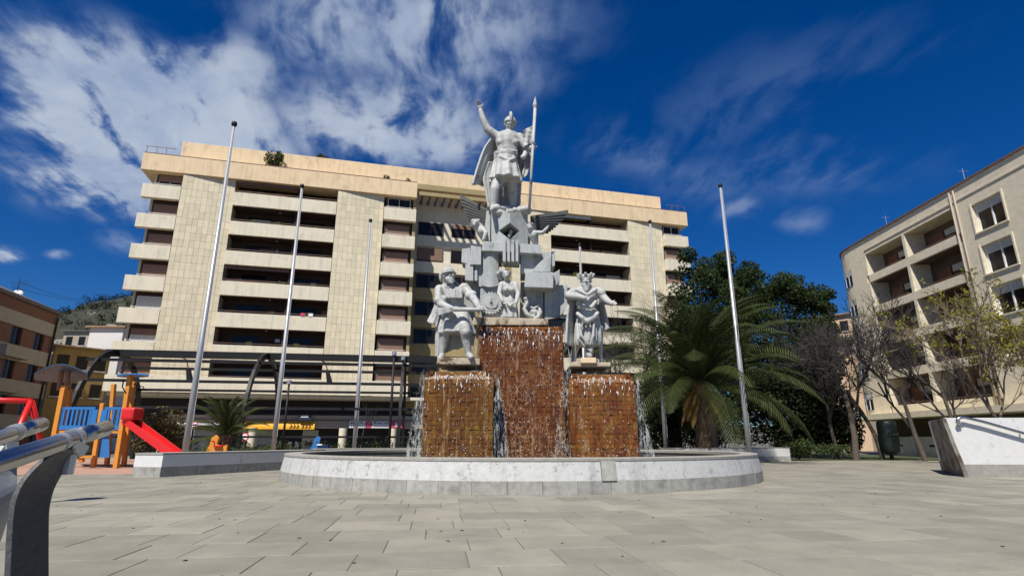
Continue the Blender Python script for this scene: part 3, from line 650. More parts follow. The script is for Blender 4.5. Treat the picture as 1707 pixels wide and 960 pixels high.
part(hm, 'helmet', 'ivory2', st, voxel=.02)
part(cape(F4, [(733, 474, .35), (726, 500, .45), (718, 522, .5), (711, 535, .45)], [(742, 474, .35), (736, 500, .35), (733, 524, .35), (728, 545, .3)], 1.2, .07), 'cape', 'ivory2', st, voxel=.03)
part(cape(F4, [(730, 480, .5), (726, 530, .55), (725, 560, .5), (725, 594, .45)], [(744, 480, .55), (744, 530, .5), (742, 560, .45), (741, 595, .45)], 2, .06), 'cape', 'ivory2', st, voxel=.03)
part(cape(F4, [(742, 480, .6), (740, 520, .65), (740, 555, .65), (740, 588, .6)], [(780, 480, .5), (791, 515, .6), (794, 545, .6), (790, 574, .5)], 2.5, .08), 'cape', 'ivory2', st, voxel=.04)
gun = thing('long_gun', 'thick pale stone gun held level by the soldier statue', 'gun', F4(730, 520, -.6))
part(MB().hexa([F4(730, 526, -.68), F4(730, 513, -.68), F4(730.5, 513, -.54), F4(730.5, 526, -.54)], [F4(757, 519, -.69), F4(757, 512, -.69), F4(757, 512, -.56), F4(757, 519, -.56)]), 'stock', 'ivory2', gun, bevel=.02)
part(MB().tube([F4(756, 515.5, -.62), F4(790, 516, -.62), F4(808, 516.8, -.62)], [.085, .075, .06], 10), 'barrel', 'ivory2', gun, smooth=True)
part(MB().tube([F4(808, 516.5, -.62), F4(828, 518, -.62)], [.035, .02], 8), 'bayonet', 'ivory2', gun)

# ---- right figure: crowned robed king
F5 = Fig(20.3, 530); k = F5.k
st = thing('king_statue', 'pale stone bearded king in a long robe holding out one hand', 'statue', F5(983, 605, 0))
part(F5.poly([(950, 611), (1018, 611), (1018, 604), (954, 603)], -.5, 1.1), 'plinth', 'mossystone', st, bevel=.03)
part(F5.poly([(968, 605), (994, 605), (994, 596), (968, 596)], -.62, -.1), 'plinth_step', 'creamroof', st, bevel=.02)
mb = MB(); M_ = head(mb, F5(977, 468, -.15), 26*k, (-.15, -1, -.1), beard=.42)
mb.cap(F5(978, 474, 0), F5(979, 486), 7*k, 9*k)
mb.loft([[F5(x_, y_, .05)+V((a*k*cos(t), b_*k*sin(t), 0)) for t in [2*pi*i/28 for i in range(28)]] for x_, y_, a, b_ in ((977, 477, 10, 8), (976, 483, 21, 12), (976, 491, 22, 14), (977, 500, 18, 13.5), (978, 511, 15, 12), (979, 522, 16, 12.5))])
mb.chain([F5(955, 488, 0), F5(948, 493, -.25), F5(960, 494, -.5), F5(974, 497, -.62)], [8.5*k, 7.5*k, 6.5*k, 4.5*k]); hand(mb, F5(972, 496.5, -.6), F5(984, 499, -.66), (0, 0, 1), 3*k, .6)
mb.chain([F5(997, 486, 0), F5(1006, 496, -.1), F5(1014, 503, -.25), F5(1020, 506, -.35)], [8.5*k, 7*k, 5.8*k, 4.2*k]); hand(mb, F5(1018, 505.5, -.35), F5(1029, 506, -.45), (.25, 0, 1), 3*k, .2)
mb.cap(F5(995, 487, -.05), F5(1002, 489, -.08), 9*k, 8.4*k)
mb.cap(F5(962, 483, -.35), F5(978, 491, -.42), 3.5*k, 3*k); mb.cap(F5(993, 483, -.35), F5(980, 491, -.42), 3.5*k, 3*k)
mb.chain([F5(964, 503, -.34), F5(970, 512, -.38), F5(986, 512, -.38), F5(993, 503, -.34)], [3*k, 3.5*k, 3.5*k, 3*k])
part(mb, 'body', 'ivory2', st, voxel=.022)
mb = MB().loft([[F5(x_, y_, .05)+V((a*k*(1+fo*sin(11*t+.6)+.4*fo*sin(23*t))*cos(t), b_*k*(1+fo*sin(11*t+.6))*sin(t), 0)) for t in [2*pi*i/88 for i in range(88)]] for x_, y_, a, b_, fo in ((979, 516, 16, 12.5, 0), (979, 522, 18, 14, .03), (980, 540, 20.5, 16, .06), (980, 558, 22, 18, .075), (980, 570, 22, 18.5, .07), (980, 577, 20, 16, .07))])
mb.chain([F5(963, 523, -.3), F5(971, 530, -.40), F5(978, 536, -.46), F5(990, 530, -.40), F5(996, 522, -.3)], [3.5*k, 4*k, 5.5*k, 4*k, 3.5*k])
for x_ in (972, 977, 982): mb.chain([F5(x_, 535, -.42), F5(x_+(x_-977)*.5, 545, -.46)], [2.2*k, 1.6*k])
mb.chain([F5(966, 540, -.34), F5(969, 560, -.46), F5(980, 573, -.46)], [2*k, 2.6*k, 1.5*k]); mb.chain([F5(962, 540, -.26), F5(964, 565, -.4), F5(974, 577, -.4)], [2*k, 2.4*k, 1.5*k]); mb.chain([F5(990, 536, -.36), F5(989, 560, -.46), F5(984, 574, -.46)], [2*k, 2.4*k, 1.5*k])
part(mb, 'robe', 'ivory2', st, voxel=.022)
mb = MB(); mb.chain([F5(983, 572, 0), F5(982, 590, -.15)], [8*k, 6*k]); mb.cap(F5(982, 592, -.15), F5(983, 594, -.5), 5.5*k, 4.5*k)
mb.chain([F5(1000, 548, .15), F5(1001, 572, .2), F5(1002, 602, .2)], [6*k, 4*k, 3.2*k]); mb.chain([F5(962, 570, .25), F5(957, 588, .3), F5(956, 603, .25)], [8*k, 5.5*k, 4*k])
part(mb, 'legs', 'ivory2', st, voxel=.022)
hm = MB(); hc = F5(976.5, 463, -.1); hm.ell(hc, 10.5*k, 11.5*k, 7*k, M_)
for i in range(8):
    a = 2*pi*i/8; d_ = M_ @ V((cos(a), sin(a), 0)); u_ = M_ @ V((0, 0, 1)); hm.cap(hc+d_*9.5*k, hc+d_*13.5*k+u_*5*k, 3.2*k, 2.4*k)
part(hm, 'crown', 'ivory2', st, voxel=.02)
part(cape(F5, [(947, 490, -.05), (944, 520, -.3), (942, 550, -.4), (941, 572, -.42)], [(958, 488, .35), (957, 520, .45), (956, 555, .45), (960, 583, .4)], 1.3, .04, off=(.09, -.02, 0)), 'cape', 'ivory2', st, voxel=.03)
part(cape(F5, [(955, 484, .5), (952, 525, .6), (950, 560, .6), (954, 584, .5)], [(1000, 484, .5), (1006, 515, .55), (1010, 540, .55), (1002, 556, .45)], 3, .07), 'cape', 'ivory2', st, voxel=.04)
part(cape(F5, [(998, 492, .45), (1000, 515, .45), (1003, 535, .45), (1004, 552, .45)], [(1006, 498, .3), (1010, 515, .3), (1014, 532, .3), (1018, 548, .3)], 1, .04), 'cape', 'ivory2', st, voxel=.03)

# ---- seated industry figure in the tower opening
F6 = Fig(20.75, 490); k = F6.k
st = thing('woman_statue', 'pale stone woman standing in the opening of the tower', 'statue', F6(848, 530, 0))
mb = MB(); head(mb, F6(844, 459, -.1), 19*k, (.15, -1, -.1)); mb.cap(F6(844, 465), F6(846, 472), 4*k, 5*k)
mb.loft([[F6(x_, y_, .05)+V((a*k*(1+fo*sin(9*t))*cos(t), b_*k*(1+fo*sin(9*t))*sin(t), 0)) for t in [2*pi*i/56 for i in range(56)]] for x_, y_, a, b_, fo in ((847, 469, 9, 6, 0), (847, 475, 13, 8, 0), (848, 486, 12, 9, 0), (849, 494, 10, 8, .0), (848, 503, 13, 10, .03), (847, 516, 16, 11, .06), (847, 531, 17, 12, .09))])
mb.ell(F6(843, 483, -.2), 5*k, 4.5*k, 5*k); mb.ell(F6(853, 483, -.2), 5*k, 4.5*k, 5*k)
mb.chain([F6(836, 474), F6(832, 490, -.1), F6(838, 502, -.3)], [5*k, 4.2*k, 3.2*k]); mb.chain([F6(859, 474), F6(864, 490, -.1), F6(860, 505, -.3)], [5*k, 4.2*k, 3.2*k])
mb.chain([F6(846, 505, -.25), F6(850, 510, -.3), F6(856, 505, -.25)], [2*k, 2*k, 2*k]); hand(mb, F6(838, 502, -.3), F6(842, 508, -.36), (1, 0, 0), 1.8*k, .5)
hand(mb, F6(860, 505, -.3), F6(857, 511, -.36), (1, 0, 0), 1.8*k, .5)
part(mb, 'body', 'ivory2', st, voxel=.022)
hm = MB(); hm.ell(F6(844, 455.5, -.02), 8.5*k, 8.5*k, 6*k); hm.tube([F6(840, 453, -.1), F6(834, 452, -.1), F6(831, 456, -.05), F6(833, 463, .0)], [.09, .10, .10, .06], 8); hm.ell(F6(835, 462, .08), 5*k, 3*k, 6*k)
part(hm, 'headdress', 'ivory2', st, voxel=.02)
part(cape(F6, [(836, 474, .2), (829, 488, .2), (829, 500, .15)], [(842, 474, .3), (838, 488, .25), (837, 500, .2)], 1, .04), 'shawl', 'rustmid' if False else 'rimstone', st, voxel=.025)

# ---- two winged busts on the shoulders of the tower
def winged(label, wing, bodyp, headp, face, tw_):
    Fw = Fig(20.9, 380); k = Fw.k; rt = thing('winged_statue', label, 'statue', Fw(bodyp[0][0], bodyp[-1][1], .1))
    tip, root_u, root_l, mid = wing; nfe = 9
    mb = MB()
    for i in range(nfe):          # feathers fan from the shoulder to the spread edge
        t = i/(nfe-1); a = V((root_u[0]*(1-t)+root_l[0]*t, root_u[1]*(1-t)+root_l[1]*t, 0)); e = V((tip[0]*(1-t)+mid[0]*t, tip[1]*(1-t)+mid[1]*t+3*sin(pi*t), 0))
        d0, d1 = .1+.02*i, .35+.02*i; up = V((root_l[0]-root_u[0], root_l[1]-root_u[1], 0)).normalized()*4.2
        r0 = [Fw(a.x, a.y, d0), Fw(a.x+up.x, a.y+up.y, d0), Fw(a.x+up.x, a.y+up.y, d0+.12), Fw(a.x, a.y, d0+.12)]
        r1 = [Fw(e.x, e.y, d1), Fw(e.x+up.x*1.35, e.y+up.y*1.35+1, d1), Fw(e.x+up.x*1.35, e.y+up.y*1.35+1, d1+.05), Fw(e.x, e.y, d1+.05)]
        mb.hexa(r0, r1)
    q0 = [Fw(*root_u, .2), Fw(*tip, .45), Fw(tip[0]*.5+mid[0]*.5, tip[1]*.5+mid[1]*.5+2, .47), Fw(*mid, .48), Fw(*root_l, .3)]; mb.hexa(q0, [p_+V((0, .16, 0)) for p_ in q0])
    part(mb, 'wing', 'wing_shade', rt)
    mb = MB(); head(mb, Fw(headp[0], headp[1], -.15), 17*k, face)
    mb.chain([Fw(x, y, d) for x, y, d in bodyp], [7*k, 9*k, 6*k, 3*k][:len(bodyp)])
    mb.chain([Fw(*p_) for p_ in tw_], [4*k, 3.4*k, 2.6*k]); w_ = Fw(*tw_[-1]); hand(mb, w_, w_+(w_-Fw(*tw_[-2])).normalized()*8*k, (0, -.3, 1), 1.6*k, .4)
    for i in range(5): mb.cap(Fw(headp[0]-5+2.5*i, headp[1]-6, .0), Fw(headp[0]-7+3.5*i, headp[1]+3, .12), 3*k, 2.5*k)
    part(mb, 'body', 'ivory2', rt, voxel=.022)
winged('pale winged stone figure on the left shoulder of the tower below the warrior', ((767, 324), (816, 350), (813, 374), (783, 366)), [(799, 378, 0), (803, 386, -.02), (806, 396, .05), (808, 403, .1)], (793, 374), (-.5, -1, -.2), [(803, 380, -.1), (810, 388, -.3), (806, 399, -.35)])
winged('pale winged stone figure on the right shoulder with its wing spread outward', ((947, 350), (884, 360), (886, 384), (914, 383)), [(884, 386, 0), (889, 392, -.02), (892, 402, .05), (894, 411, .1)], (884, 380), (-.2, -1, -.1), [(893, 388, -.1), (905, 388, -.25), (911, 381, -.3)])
# ================================================================== main apartment building (local u right, y into the building, z up)
TH = math.atan2(10.2, 39.7)
ab = thing('apartment_building', 'long cream apartment block with stacked balconies and tiled piers behind the fountain', 'building', (-34.6, 46.9, 0), TH)
TOPS = [24.25-2.95*i for i in range(7)]; PH = 1.34; DEP = 16
def lb(x0, x1, y0, y1, z0, z1, name, m, parent=None, bevel=0): return box(x0, x1, y0, y1, z0, z1).build(name, m, parent or ab, bevel=bevel)
# masses behind the openings
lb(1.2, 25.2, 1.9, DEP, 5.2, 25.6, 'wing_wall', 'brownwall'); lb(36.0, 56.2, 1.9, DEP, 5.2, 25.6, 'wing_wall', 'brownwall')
lb(25.2, 36.0, 3.0, DEP, 19.6, 27.29, 'recess_wall', 'cream'); lb(25.2, 36.0, 3.0, DEP, 5.2, 19.598, 'recess_wall', 'ochre_shaded')  # cream for the sunlit storeys, ochre with painted-in shade below
lb(.9, 1.2, 1.0, DEP, 5.2, 25.6, 'end_wall', 'tile'); lb(56.2, 56.5, 1.0, DEP, 5.2, 25.6, 'end_wall', 'tile')
lb(25.2, 25.5, .45, DEP, 5.2, 25.6, 'side_wall', 'ochre_shaded'); lb(35.7, 36.0, .45, DEP, 5.2, 25.6, 'side_wall', 'ochre_shaded')
# roof fascia, terrace parapet, set-back attic
for a, c in ((0, 25.5), (35.6, 57.1)):
    lb(a, c, -.06, DEP, 25.6, 27.3, 'fascia', 'creamroof', bevel=.03); lb(a+.05, c-.05, -.02, .1, 27.3, 27.42, 'coping', 'brownrail')
lb(2.6, 54.6, 1.4, DEP-1, 27.3, 29.65, 'attic_parapet', 'creamroof', bevel=.03)
lb(.1, 2.6, .05, .09, 28.05, 28.1, 'terrace_rail', 'brownrail'); lb(54.6, 57.0, .05, .09, 28.05, 28.1, 'terrace_rail', 'brownrail')
for x in (.15, 1.0, 1.8, 55.2, 56.0, 56.9): lb(x, x+.04, .05, .09, 27.42, 28.05, 'rail_post', 'brownrail')
lb(25.5, 35.6, 1.35, 1.4, 27.3, 27.9, 'recess_beam', 'ochre_shaded')
# tiled piers, slightly splayed in plan so that the right edge sits back
tilew, tileh = .445, .72
tm = MB(); a, c, e = tilew/2-.008, tileh/2-.008, .025
tm.add([(-a, 0, -c), (a, 0, -c), (a, 0, c), (-a, 0, c), (-a, -e, -c), (a, -e, -c), (a, -e, c), (-a, -e, c)], [(4, 5, 6, 7), (0, 1, 5, 4), (1, 2, 6, 5), (2, 3, 7, 6), (3, 0, 4, 7)])
tme = tm.mesh('wall_tile'); tme.materials.append(MATS['tile']); cnt = 0; rest = MB(); rt_ = random.Random(2)
for (u0, u1, back) in ((3.62, 8.12, .35), (17.66, 22.2, .35), (37.2, 40.15, .1), (49.4, 53.9, .35), (35.75, 37.2, .12)):
    MB().prism([(u0, .03), (u1, back+.03), (u1, 2.0), (u0, 2.0)], 5.25, 25.6).build('pier', 'grout', ab)
    nx = round((u1-u0)/tilew); ang = atan2(back, u1-u0); zz = 25.55-tileh/2
    while zz > 5.6:
        for i in range(nx):
            t = (i+.5)/nx; x = u0+(u1-u0)*t; y = .03+back*t; s_ = (u1-u0)/nx/tilew
            if cnt < 300 and u0 < 30 and zz > 7.6 and not (u0 > 10 and zz < 20):
                o = bpy.data.objects.new('wall_tile', tme); col.objects.link(o); o.location = (x, y+rt_.uniform(-.006, .006), zz); o.rotation_euler = (rt_.uniform(-.006, .006), 0, ang); o.scale = (s_*.995, 1, 1); o.parent = ab; cnt += 1
            else:
                Mx = Matrix.Translation((x, y+rt_.uniform(-.006, .006), zz)) @ Matrix.Rotation(ang, 4, 'Z'); rest.add([Mx @ V((p[0]*s_*.995, p[1], p[2])) for p in tm.v], tm.f)
        zz -= tileh
tag(rest.build('wall_tiles', 'tile', ab), kind='stuff')
# loggias: parapet, rail, floor slab, divider, brown back wall with windows
rb = random.Random(21)
def window(x0, x1, y, z0, z1, par, shutter=.5, curtain=False, frame='lightframe'):
    o = lb(x0, x1, y-.02, y+.02, z0, z1, 'window', 'curtain' if curtain else 'glass', par)
    t = .05
    mb = MB()
    for X0, X1, Z0, Z1 in ((x0, x1, z0, z0+t), (x0, x1, z1-t, z1), (x0, x0+t, z0+t, z1-t), (x1-t, x1, z0+t, z1-t), ((x0+x1)/2-t/2, (x0+x1)/2+t/2, z0+t, z1-t)): mb.box(X0, X1, y-.06, y-.021, Z0, Z1)
    mb.build('frame', frame, o)
    if shutter > 0: lb(x0+.01, x1-.01, y-.09, y-.061, z1-(z1-z0)*shutter, z1, 'shutter', 'shutter', o)
    return o
def loggia(u0, u1, mids):
    for i, zt in enumerate(TOPS):
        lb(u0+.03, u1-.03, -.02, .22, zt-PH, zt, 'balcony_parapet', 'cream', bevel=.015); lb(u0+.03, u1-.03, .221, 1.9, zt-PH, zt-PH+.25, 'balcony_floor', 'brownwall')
        lb(u0+.05, u1-.05, .02, .08, zt+.16, zt+.21, 'rail', 'brownrail')
        if i % 3 == 0: lb(u0+.4, (u0+u1)/2, .06, .1, zt+.002, zt+.155, 'rail_screen', 'brownrail')
        zc = zt+2.95-PH if i else 25.6
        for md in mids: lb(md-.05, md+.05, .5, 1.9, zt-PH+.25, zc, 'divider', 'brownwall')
        lb(u0+1.2, u0+3.4, 1.84, 1.9, zt-.95, zt+1.2, 'window', 'glass'); lb(u1-3.6, u1-1.2, 1.84, 1.9, zt-.95, zt+1.2, 'window', 'glass')
        for md in mids: 
            k = lb(md-1.6, md-1.45, .9, 1.05, zc-.06, zc, 'ceiling_lamp', 'lightframe')
        if rb.random() < .35: lb(u0+.1, mids[-1], .3, .34, zc-.35, zc, 'rolled_awning', 'lightframe' if rb.random() < .5 else 'brownrail')
loggia(8.15, 17.66, [8.15+9.5*.6]); loggia(40.15, 49.4, [45.0])
lb(.35, 25.52, -.07, -.021, 5.25, 6.62, 'long_parapet', 'cream'); lb(35.6, 57.05, -.07, -.021, 5.25, 6.62, 'long_parapet', 'cream')
# corner and inner balconies with shuttered windows
for (u0, u1, w0, w1, wy, out) in ((.4, 3.6, 1.25, 3.5, .75, -.02), (22.25, 25.5, 22.45, 25.0, .6, -.06), (53.95, 57.0, 54.0, 56.3, .6, -.02)):
    for i, zt in enumerate(TOPS):
        lb(u0, u1, out, .5, zt-PH, zt, 'balcony_parapet', 'cream', bevel=.015)
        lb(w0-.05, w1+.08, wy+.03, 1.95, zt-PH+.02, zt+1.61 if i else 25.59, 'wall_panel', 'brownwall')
        window(w0+.15, w1-.1, wy-.02, zt-.6, zt+1.25, ab, (.35, 1, .55, 1, 0, .3, .8)[i] if u0 < 1 else (0, .8, 1, .75, 1, .85, 1)[i], curtain=(i in (4, 5) and u0 < 1))
        lb(w0, w1, out+.1, out+.14, zt+.12, zt+.16, 'rail', 'lightframe')
# central recess: cream upper fronts as if sunlit, lower fronts with shade in their colour, dark windows and the slatted sunshade on top
for i, zt in enumerate([22.6-2.95*k for k in range(7)]):
    lb(25.6, 35.6, 2.8, 2.99, zt-1.2, zt, 'recess_parapet', 'cream' if i < 2 else 'ochre_shaded')
    for k, (x0, x1) in enumerate(((26.0, 28.7), (29.6, 32.2), (33.0, 35.3))):
        window(x0, x1, 2.9, zt+.02, zt+1.55, ab, (.0, .9, .3, 0, .6, 0, 0)[(i+k*2) % 7] if i < 2 else 0, frame='brownrail')
mb = MB()
for i in range(13):
    x = 26.0+i*.78; lb(x, x+.24, .45, 2.98, 26.15, 26.45, 'sunshade_slat', 'brownrail')
lb(25.6, 35.6, .25, .44, 26.1, 26.5, 'sunshade_beam', 'ochre_shaded')
# ground floors: soffit, dark mezzanine, sign band, shopfronts and round columns
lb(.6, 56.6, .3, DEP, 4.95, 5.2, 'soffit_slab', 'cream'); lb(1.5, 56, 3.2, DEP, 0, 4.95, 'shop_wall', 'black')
lb(5, 36, 1.5, 1.9, 2.35, 3.55, 'sign_band', 'beigeband'); lb(5, 36, 1.40, 1.5, 3.02, 3.10, 'band_moulding', 'brownrail')
lb(38, 56, 1.5, 1.9, 2.35, 3.4, 'sign_band', 'beigeband')
for u in (5.2, 12.2, 19.9, 24.4, 29.5, 35, 40, 46, 52):
    MB().lathe([(.36, 0), (.36, 2.35)], n=20).build('round_column', 'cream', ab, smooth=True).location = (u, 1.0, 0)
for x0, x1 in ((7.0, 9.3), (10.7, 13.6), (16.2, 17.6)):
    o = lb(x0, x1, 3.05, 3.19, .35, 2.2, 'shop_window', 'curtain'); lb(x0+.3, x0+.9, 3.0, 3.049, .8, 1.1, 'poster', 'shrub' if x0 > 9 else 'lightframe', o)
for x0 in (14.2, 15.0, 15.6): lb(x0, x0+.35, 2.98, 3.04, .55, 1.15, 'notice', 'white')
MB().sheet([[V((x, 1.48-.28*sin(pi*.5*t), 2.95-.78*(t**1.4)*.9)) for x in (11.2, 13, 15, 17.35)] for t in (0, .25, .5, .75, 1)], (0, .03, -.04)).build('yellow_awning', 'yellow', ab)
def text(s_, size, m, loc, rot, parent, name='lettering', ext=.01):
    cu = bpy.data.curves.new(name, 'FONT'); cu.body = s_; cu.size = size; cu.extrude = ext; cu.align_x = 'CENTER'; cu.align_y = 'CENTER'
    o = bpy.data.objects.new(name, cu); col.objects.link(o); dg = bpy.context.evaluated_depsgraph_get(); me = bpy.data.meshes.new_from_object(o.evaluated_get(dg)); bpy.data.objects.remove(o)
    me.materials.append(MATS[m]); o = bpy.data.objects.new(name, me); col.objects.link(o); o.location = loc; o.rotation_euler = rot; o.parent = parent; return o
text('333 333', .58, 'brownwall', (16.1, 1.165, 2.52), (pi/2+.12, 0, 0), ab)
o = lb(15.95, 17.0, 1.0, 1.35, 3.05, 3.6, 'hanging_sign', 'navy'); lb(16.1, 16.75, .96, .999, 3.28, 3.55, 'sign_face', 'white', o)
o = lb(20.4, 25.4, 1.40, 1.49, 2.40, 3.05, 'shop_sign', 'white'); lb(24.2, 25.37, 1.36, 1.399, 2.41, 3.04, 'sign_panel', 'magenta', o)
MB().hexa([V((22.15+.36*cos(t), 1.38, 2.72+.33*sin(t))) for t in [2*pi*i/24 for i in range(24)]], [V((22.15+.36*cos(t), 1.399, 2.72+.33*sin(t))) for t in [2*pi*i/24 for i in range(24)]]).build('sign_roundel', 'magenta', o)
mb = MB(); rq = random.Random(4)
for x in [20.55+.17*i for i in range(7)]+[22.65+.15*i for i in range(10)]:
    mb.box(x, x+.045, 1.385, 1.399, 2.75, 2.95); mb.box(x, x+.11, 1.384, 1.398, 2.75+rq.choice((0, .1, .17)), 2.78+rq.choice((.02, .12, .17))); mb.box(x+.02, x+.10, 1.385, 1.399, 2.5, 2.62)
tag(mb.build('sign_glyphs', 'navy', o), kind='stuff')
lb(24.6, 24.75, 1.34, 1.359, 2.52, 2.92, 'sign_mark', 'white', o); lb(24.78, 24.95, 1.34, 1.359, 2.6, 2.75, 'sign_mark', 'white', o)
text('11a', .42, 'navy', (6.4, 1.36, 3.28), (pi/2, 0, 0), ab) if False else None
lb(6.0, 10.3, .9, 1.3, 2.55, 2.75, 'garage_canopy', 'lightframe')
lb(13.2, 13.6, .9, 1.0, 10.05, 10.35, 'flower_box', 'lightframe')
# balcony clutter: cloths, plants
rk = random.Random(99)
for u0, u1 in ((8.6, 17.2), (40.6, 49.0)):
    for zt in TOPS[:6]:
        for _ in range(3):
            u = rk.uniform(u0, u1); kq = rk.random()
            if kq < .4: leaves_ = MB(); [leaves_.box(u+rk.uniform(-.3, .3), u+rk.uniform(-.3, .3)+.06, .3+rk.uniform(0, .2), .42+rk.uniform(0, .2), zt-.1+rk.uniform(0, .3), zt+rk.uniform(.1, .45)) for _i in range(14)]; tag(leaves_.build('potted_plant', 'shrub', ab), kind='stuff')
            elif kq < .6: lb(u, u+rk.uniform(.5, .9), .9, 1.3, zt-.9, zt+.35, 'balcony_cupboard', 'curtain')
            elif kq < .8: lb(u, u+1.6, 1.78, 1.83, zt-.9, zt+1.0, 'curtain', 'curtain')
            else: lb(u, u+1.5, 1.78, 1.83, zt-.9, zt+1.0, 'shutter', 'shutter')
lb(15.3, 15.7, -.06, -.025, 12.45, 12.75, 'hung_cloth', 'magenta'); lb(16.0, 16.4, -.06, -.025, 12.45, 12.75, 'hung_cloth', 'white')

# ================================================================== generic foliage
def leaves(mb, rg, c, rx, ry, rz, n, s, hollow=.55, droop=0.):
    for _ in range(n):
        while True:
            p_ = V((rg.uniform(-1, 1), rg.uniform(-1, 1), rg.uniform(-1, 1)))
            if hollow < p_.length < 1: break
        q_ = V(c)+V((p_.x*rx, p_.y*ry, p_.z*rz)); nrm = (p_*.7+V((rg.uniform(-1, 1), rg.uniform(-1, 1), rg.uniform(-.6, 1)))).normalized(); t_ = nrm.orthogonal().normalized()
        t_ = (Matrix.Rotation(rg.uniform(0, 6.28), 3, nrm) @ t_); b_ = nrm.cross(t_); l = s*rg.uniform(.6, 1.3)
        mb.add([q_-t_*l, q_+b_*l*.42+nrm*l*.1, q_+t_*l, q_-b_*l*.42+nrm*l*.1], [(0, 1, 2, 3)])
def crown_clumps(rg, outline, n):
    return [outline(rg) for _ in range(n)]
def shrub(name, label, cat, c, rx, ry, rz, n, s, m, seed, group=None, clumps=9, stem=True):
    rg = random.Random(seed); rt = thing(name, label, cat, (c[0], c[1], c[2]), group=group); mb = MB()
    for i in range(clumps):
        a = rg.uniform(0, 6.28); r_ = rg.random()**.5*.75; leaves(mb, rg, (rx*r_*cos(a), ry*r_*sin(a), rz*(.35+.95*rg.random())), rx*.5, ry*.5, rz*.42, n//clumps, s, .3)
    mb.build('foliage', m, rt, raw=True); sm_ = MB()
    for i in range(5):
        a = rg.uniform(0, 6.28); sm_.tube([(0, 0, 0), (rx*.3*cos(a), ry*.3*sin(a), rz*.7), (rx*.6*cos(a), ry*.6*sin(a), rz*1.2)], [.03, .02, .008], 5)
    sm_.build('stem', 'bark', rt); return rt
def onroof(u, y, z): return V((-34.6, 46.9, 0))+V((u*cos(TH)-y*sin(TH), u*sin(TH)+y*cos(TH), z))
shrub('rooftop_shrub', 'largest green shrub on the roof terrace near the first flagpole', 'shrub', onroof(11.3, .8, 27.3), .95, .6, 1.35, 900, .13, 'shrub', 31)
shrub('rooftop_shrub', 'dark tuft showing over the attic edge of the cream block', 'shrub', onroof(15.6, 1.9, 29.6), .6, .5, .5, 300, .12, 'shrub', 32)
shrub('rooftop_shrub', 'small plant on the terrace edge beside the recess of the block', 'shrub', onroof(22.3, .6, 27.3), .35, .3, .5, 160, .1, 'shrub', 33)
shrub('rooftop_shrub', 'small plant at the corner of the terrace above the recess', 'shrub', onroof(24.6, .6, 27.3), .3, .3, .45, 140, .1, 'shrub', 34)

# ================================================================== right hand building (world coordinates, long front faces left)
XB = 33.0
rbld = thing('corner_building', 'beige apartment building with rounded corner and recessed balconies on the right', 'building', (XB, 45, 0))
def rbx(x0, x1, y0, y1, z0, z1, name, m, par=None, bevel=0):
    o = part(box(x0, x1, y0, y1, z0, z1), name, m, rbld, bevel=bevel)
    if par: o.parent = par
    return o
ZR = 19.4; F2T = [15.95-2.95*i for i in range(5)]   # parapet sill tops
yA, yB_, yC = 38.2, 43.9, 49.2      # balcony bays run from yA to yC, stair joint at yA
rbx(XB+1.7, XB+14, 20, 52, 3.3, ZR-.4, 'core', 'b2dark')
# solid front near the camera with windows, built round the openings
wz = [(15.4, 17.5), (12.35, 14.4), (9.4, 11.45), (6.45, 8.5)]
wy = [(34.4, 36.9), (28.6, 31.0), (23.0, 25.4)]
ys = sorted([20.0]+[v for a in wy for v in a]+[yA])
for i in range(len(ys)-1):
    y0, y1 = ys[i], ys[i+1]
    if (y0, y1) in wy:
        zs = [3.3]+[v for a in sorted(wz) for v in a]+[ZR]
        for j in range(0, len(zs), 2): rbx(XB, XB+1.68, y0, y1, zs[j], zs[j+1], 'wall', 'b2wall')
        for z0, z1 in wz:
            o = rbx(XB+.35, XB+.4, y0+.002, y1-.002, z0, z1, 'window', 'glass'); ym = (y0+y1)/2
            for a, c, d, e in ((y0+.002, y0+.1, z0, z1), (y1-.1, y1-.002, z0, z1), (ym-.05, ym+.05, z0, z1), (y0+.1, ym-.05, z0, z0+.08), (ym+.05, y1-.1, z0, z0+.08)): rbx(XB+.27, XB+.349, a, c, d, e, 'frame', 'white', o)
            rbx(XB+.24, XB+.345, y0+.1, ym-.05, z1-.6, z1, 'shutter_box', 'curtain', o); rbx(XB+.24, XB+.345, ym+.05, y1-.1, z1-.6, z1, 'shutter_box', 'curtain', o)
            rbx(XB-.10, XB-.002, y0-.12, y1+.12, z0-.10, z0-.002, 'sill', 'b2wall', o); rbx(XB-.07, XB-.002, y0-.12, y0-.002, z0, z1+.1, 'surround', 'b2wall', o); rbx(XB-.07, XB-.002, y1+.002, y1+.12, z0, z1+.1, 'surround', 'b2wall', o)
            if z0 < 14: rbx(XB+.405, XB+.42, y0+.2, y1-.2, z0, z1, 'curtain', 'curtain', o)
    else: rbx(XB, XB+1.68, y0, y1, 3.3, ZR, 'wall', 'b2wall')
rbx(XB+.002, XB+1.7, yA+.002, yC+.6, 18.0, ZR-.001, 'wall', 'b2wall')
rbx(XB-.12, XB+3, 20, yC+.6, ZR, ZR+.12, 'roof_edge', 'brownrail')
rbx(XB-.06, XB, 20, yC, 18.35, 18.45, 'string_course', 'b2wall')
for y in (yA-.15, yA+.25): part(MB().tube([(XB-.08, y, 3.4), (XB-.08, y, 19.2)], .06, 8), 'downpipe', 'beigeband', rbld, smooth=True)
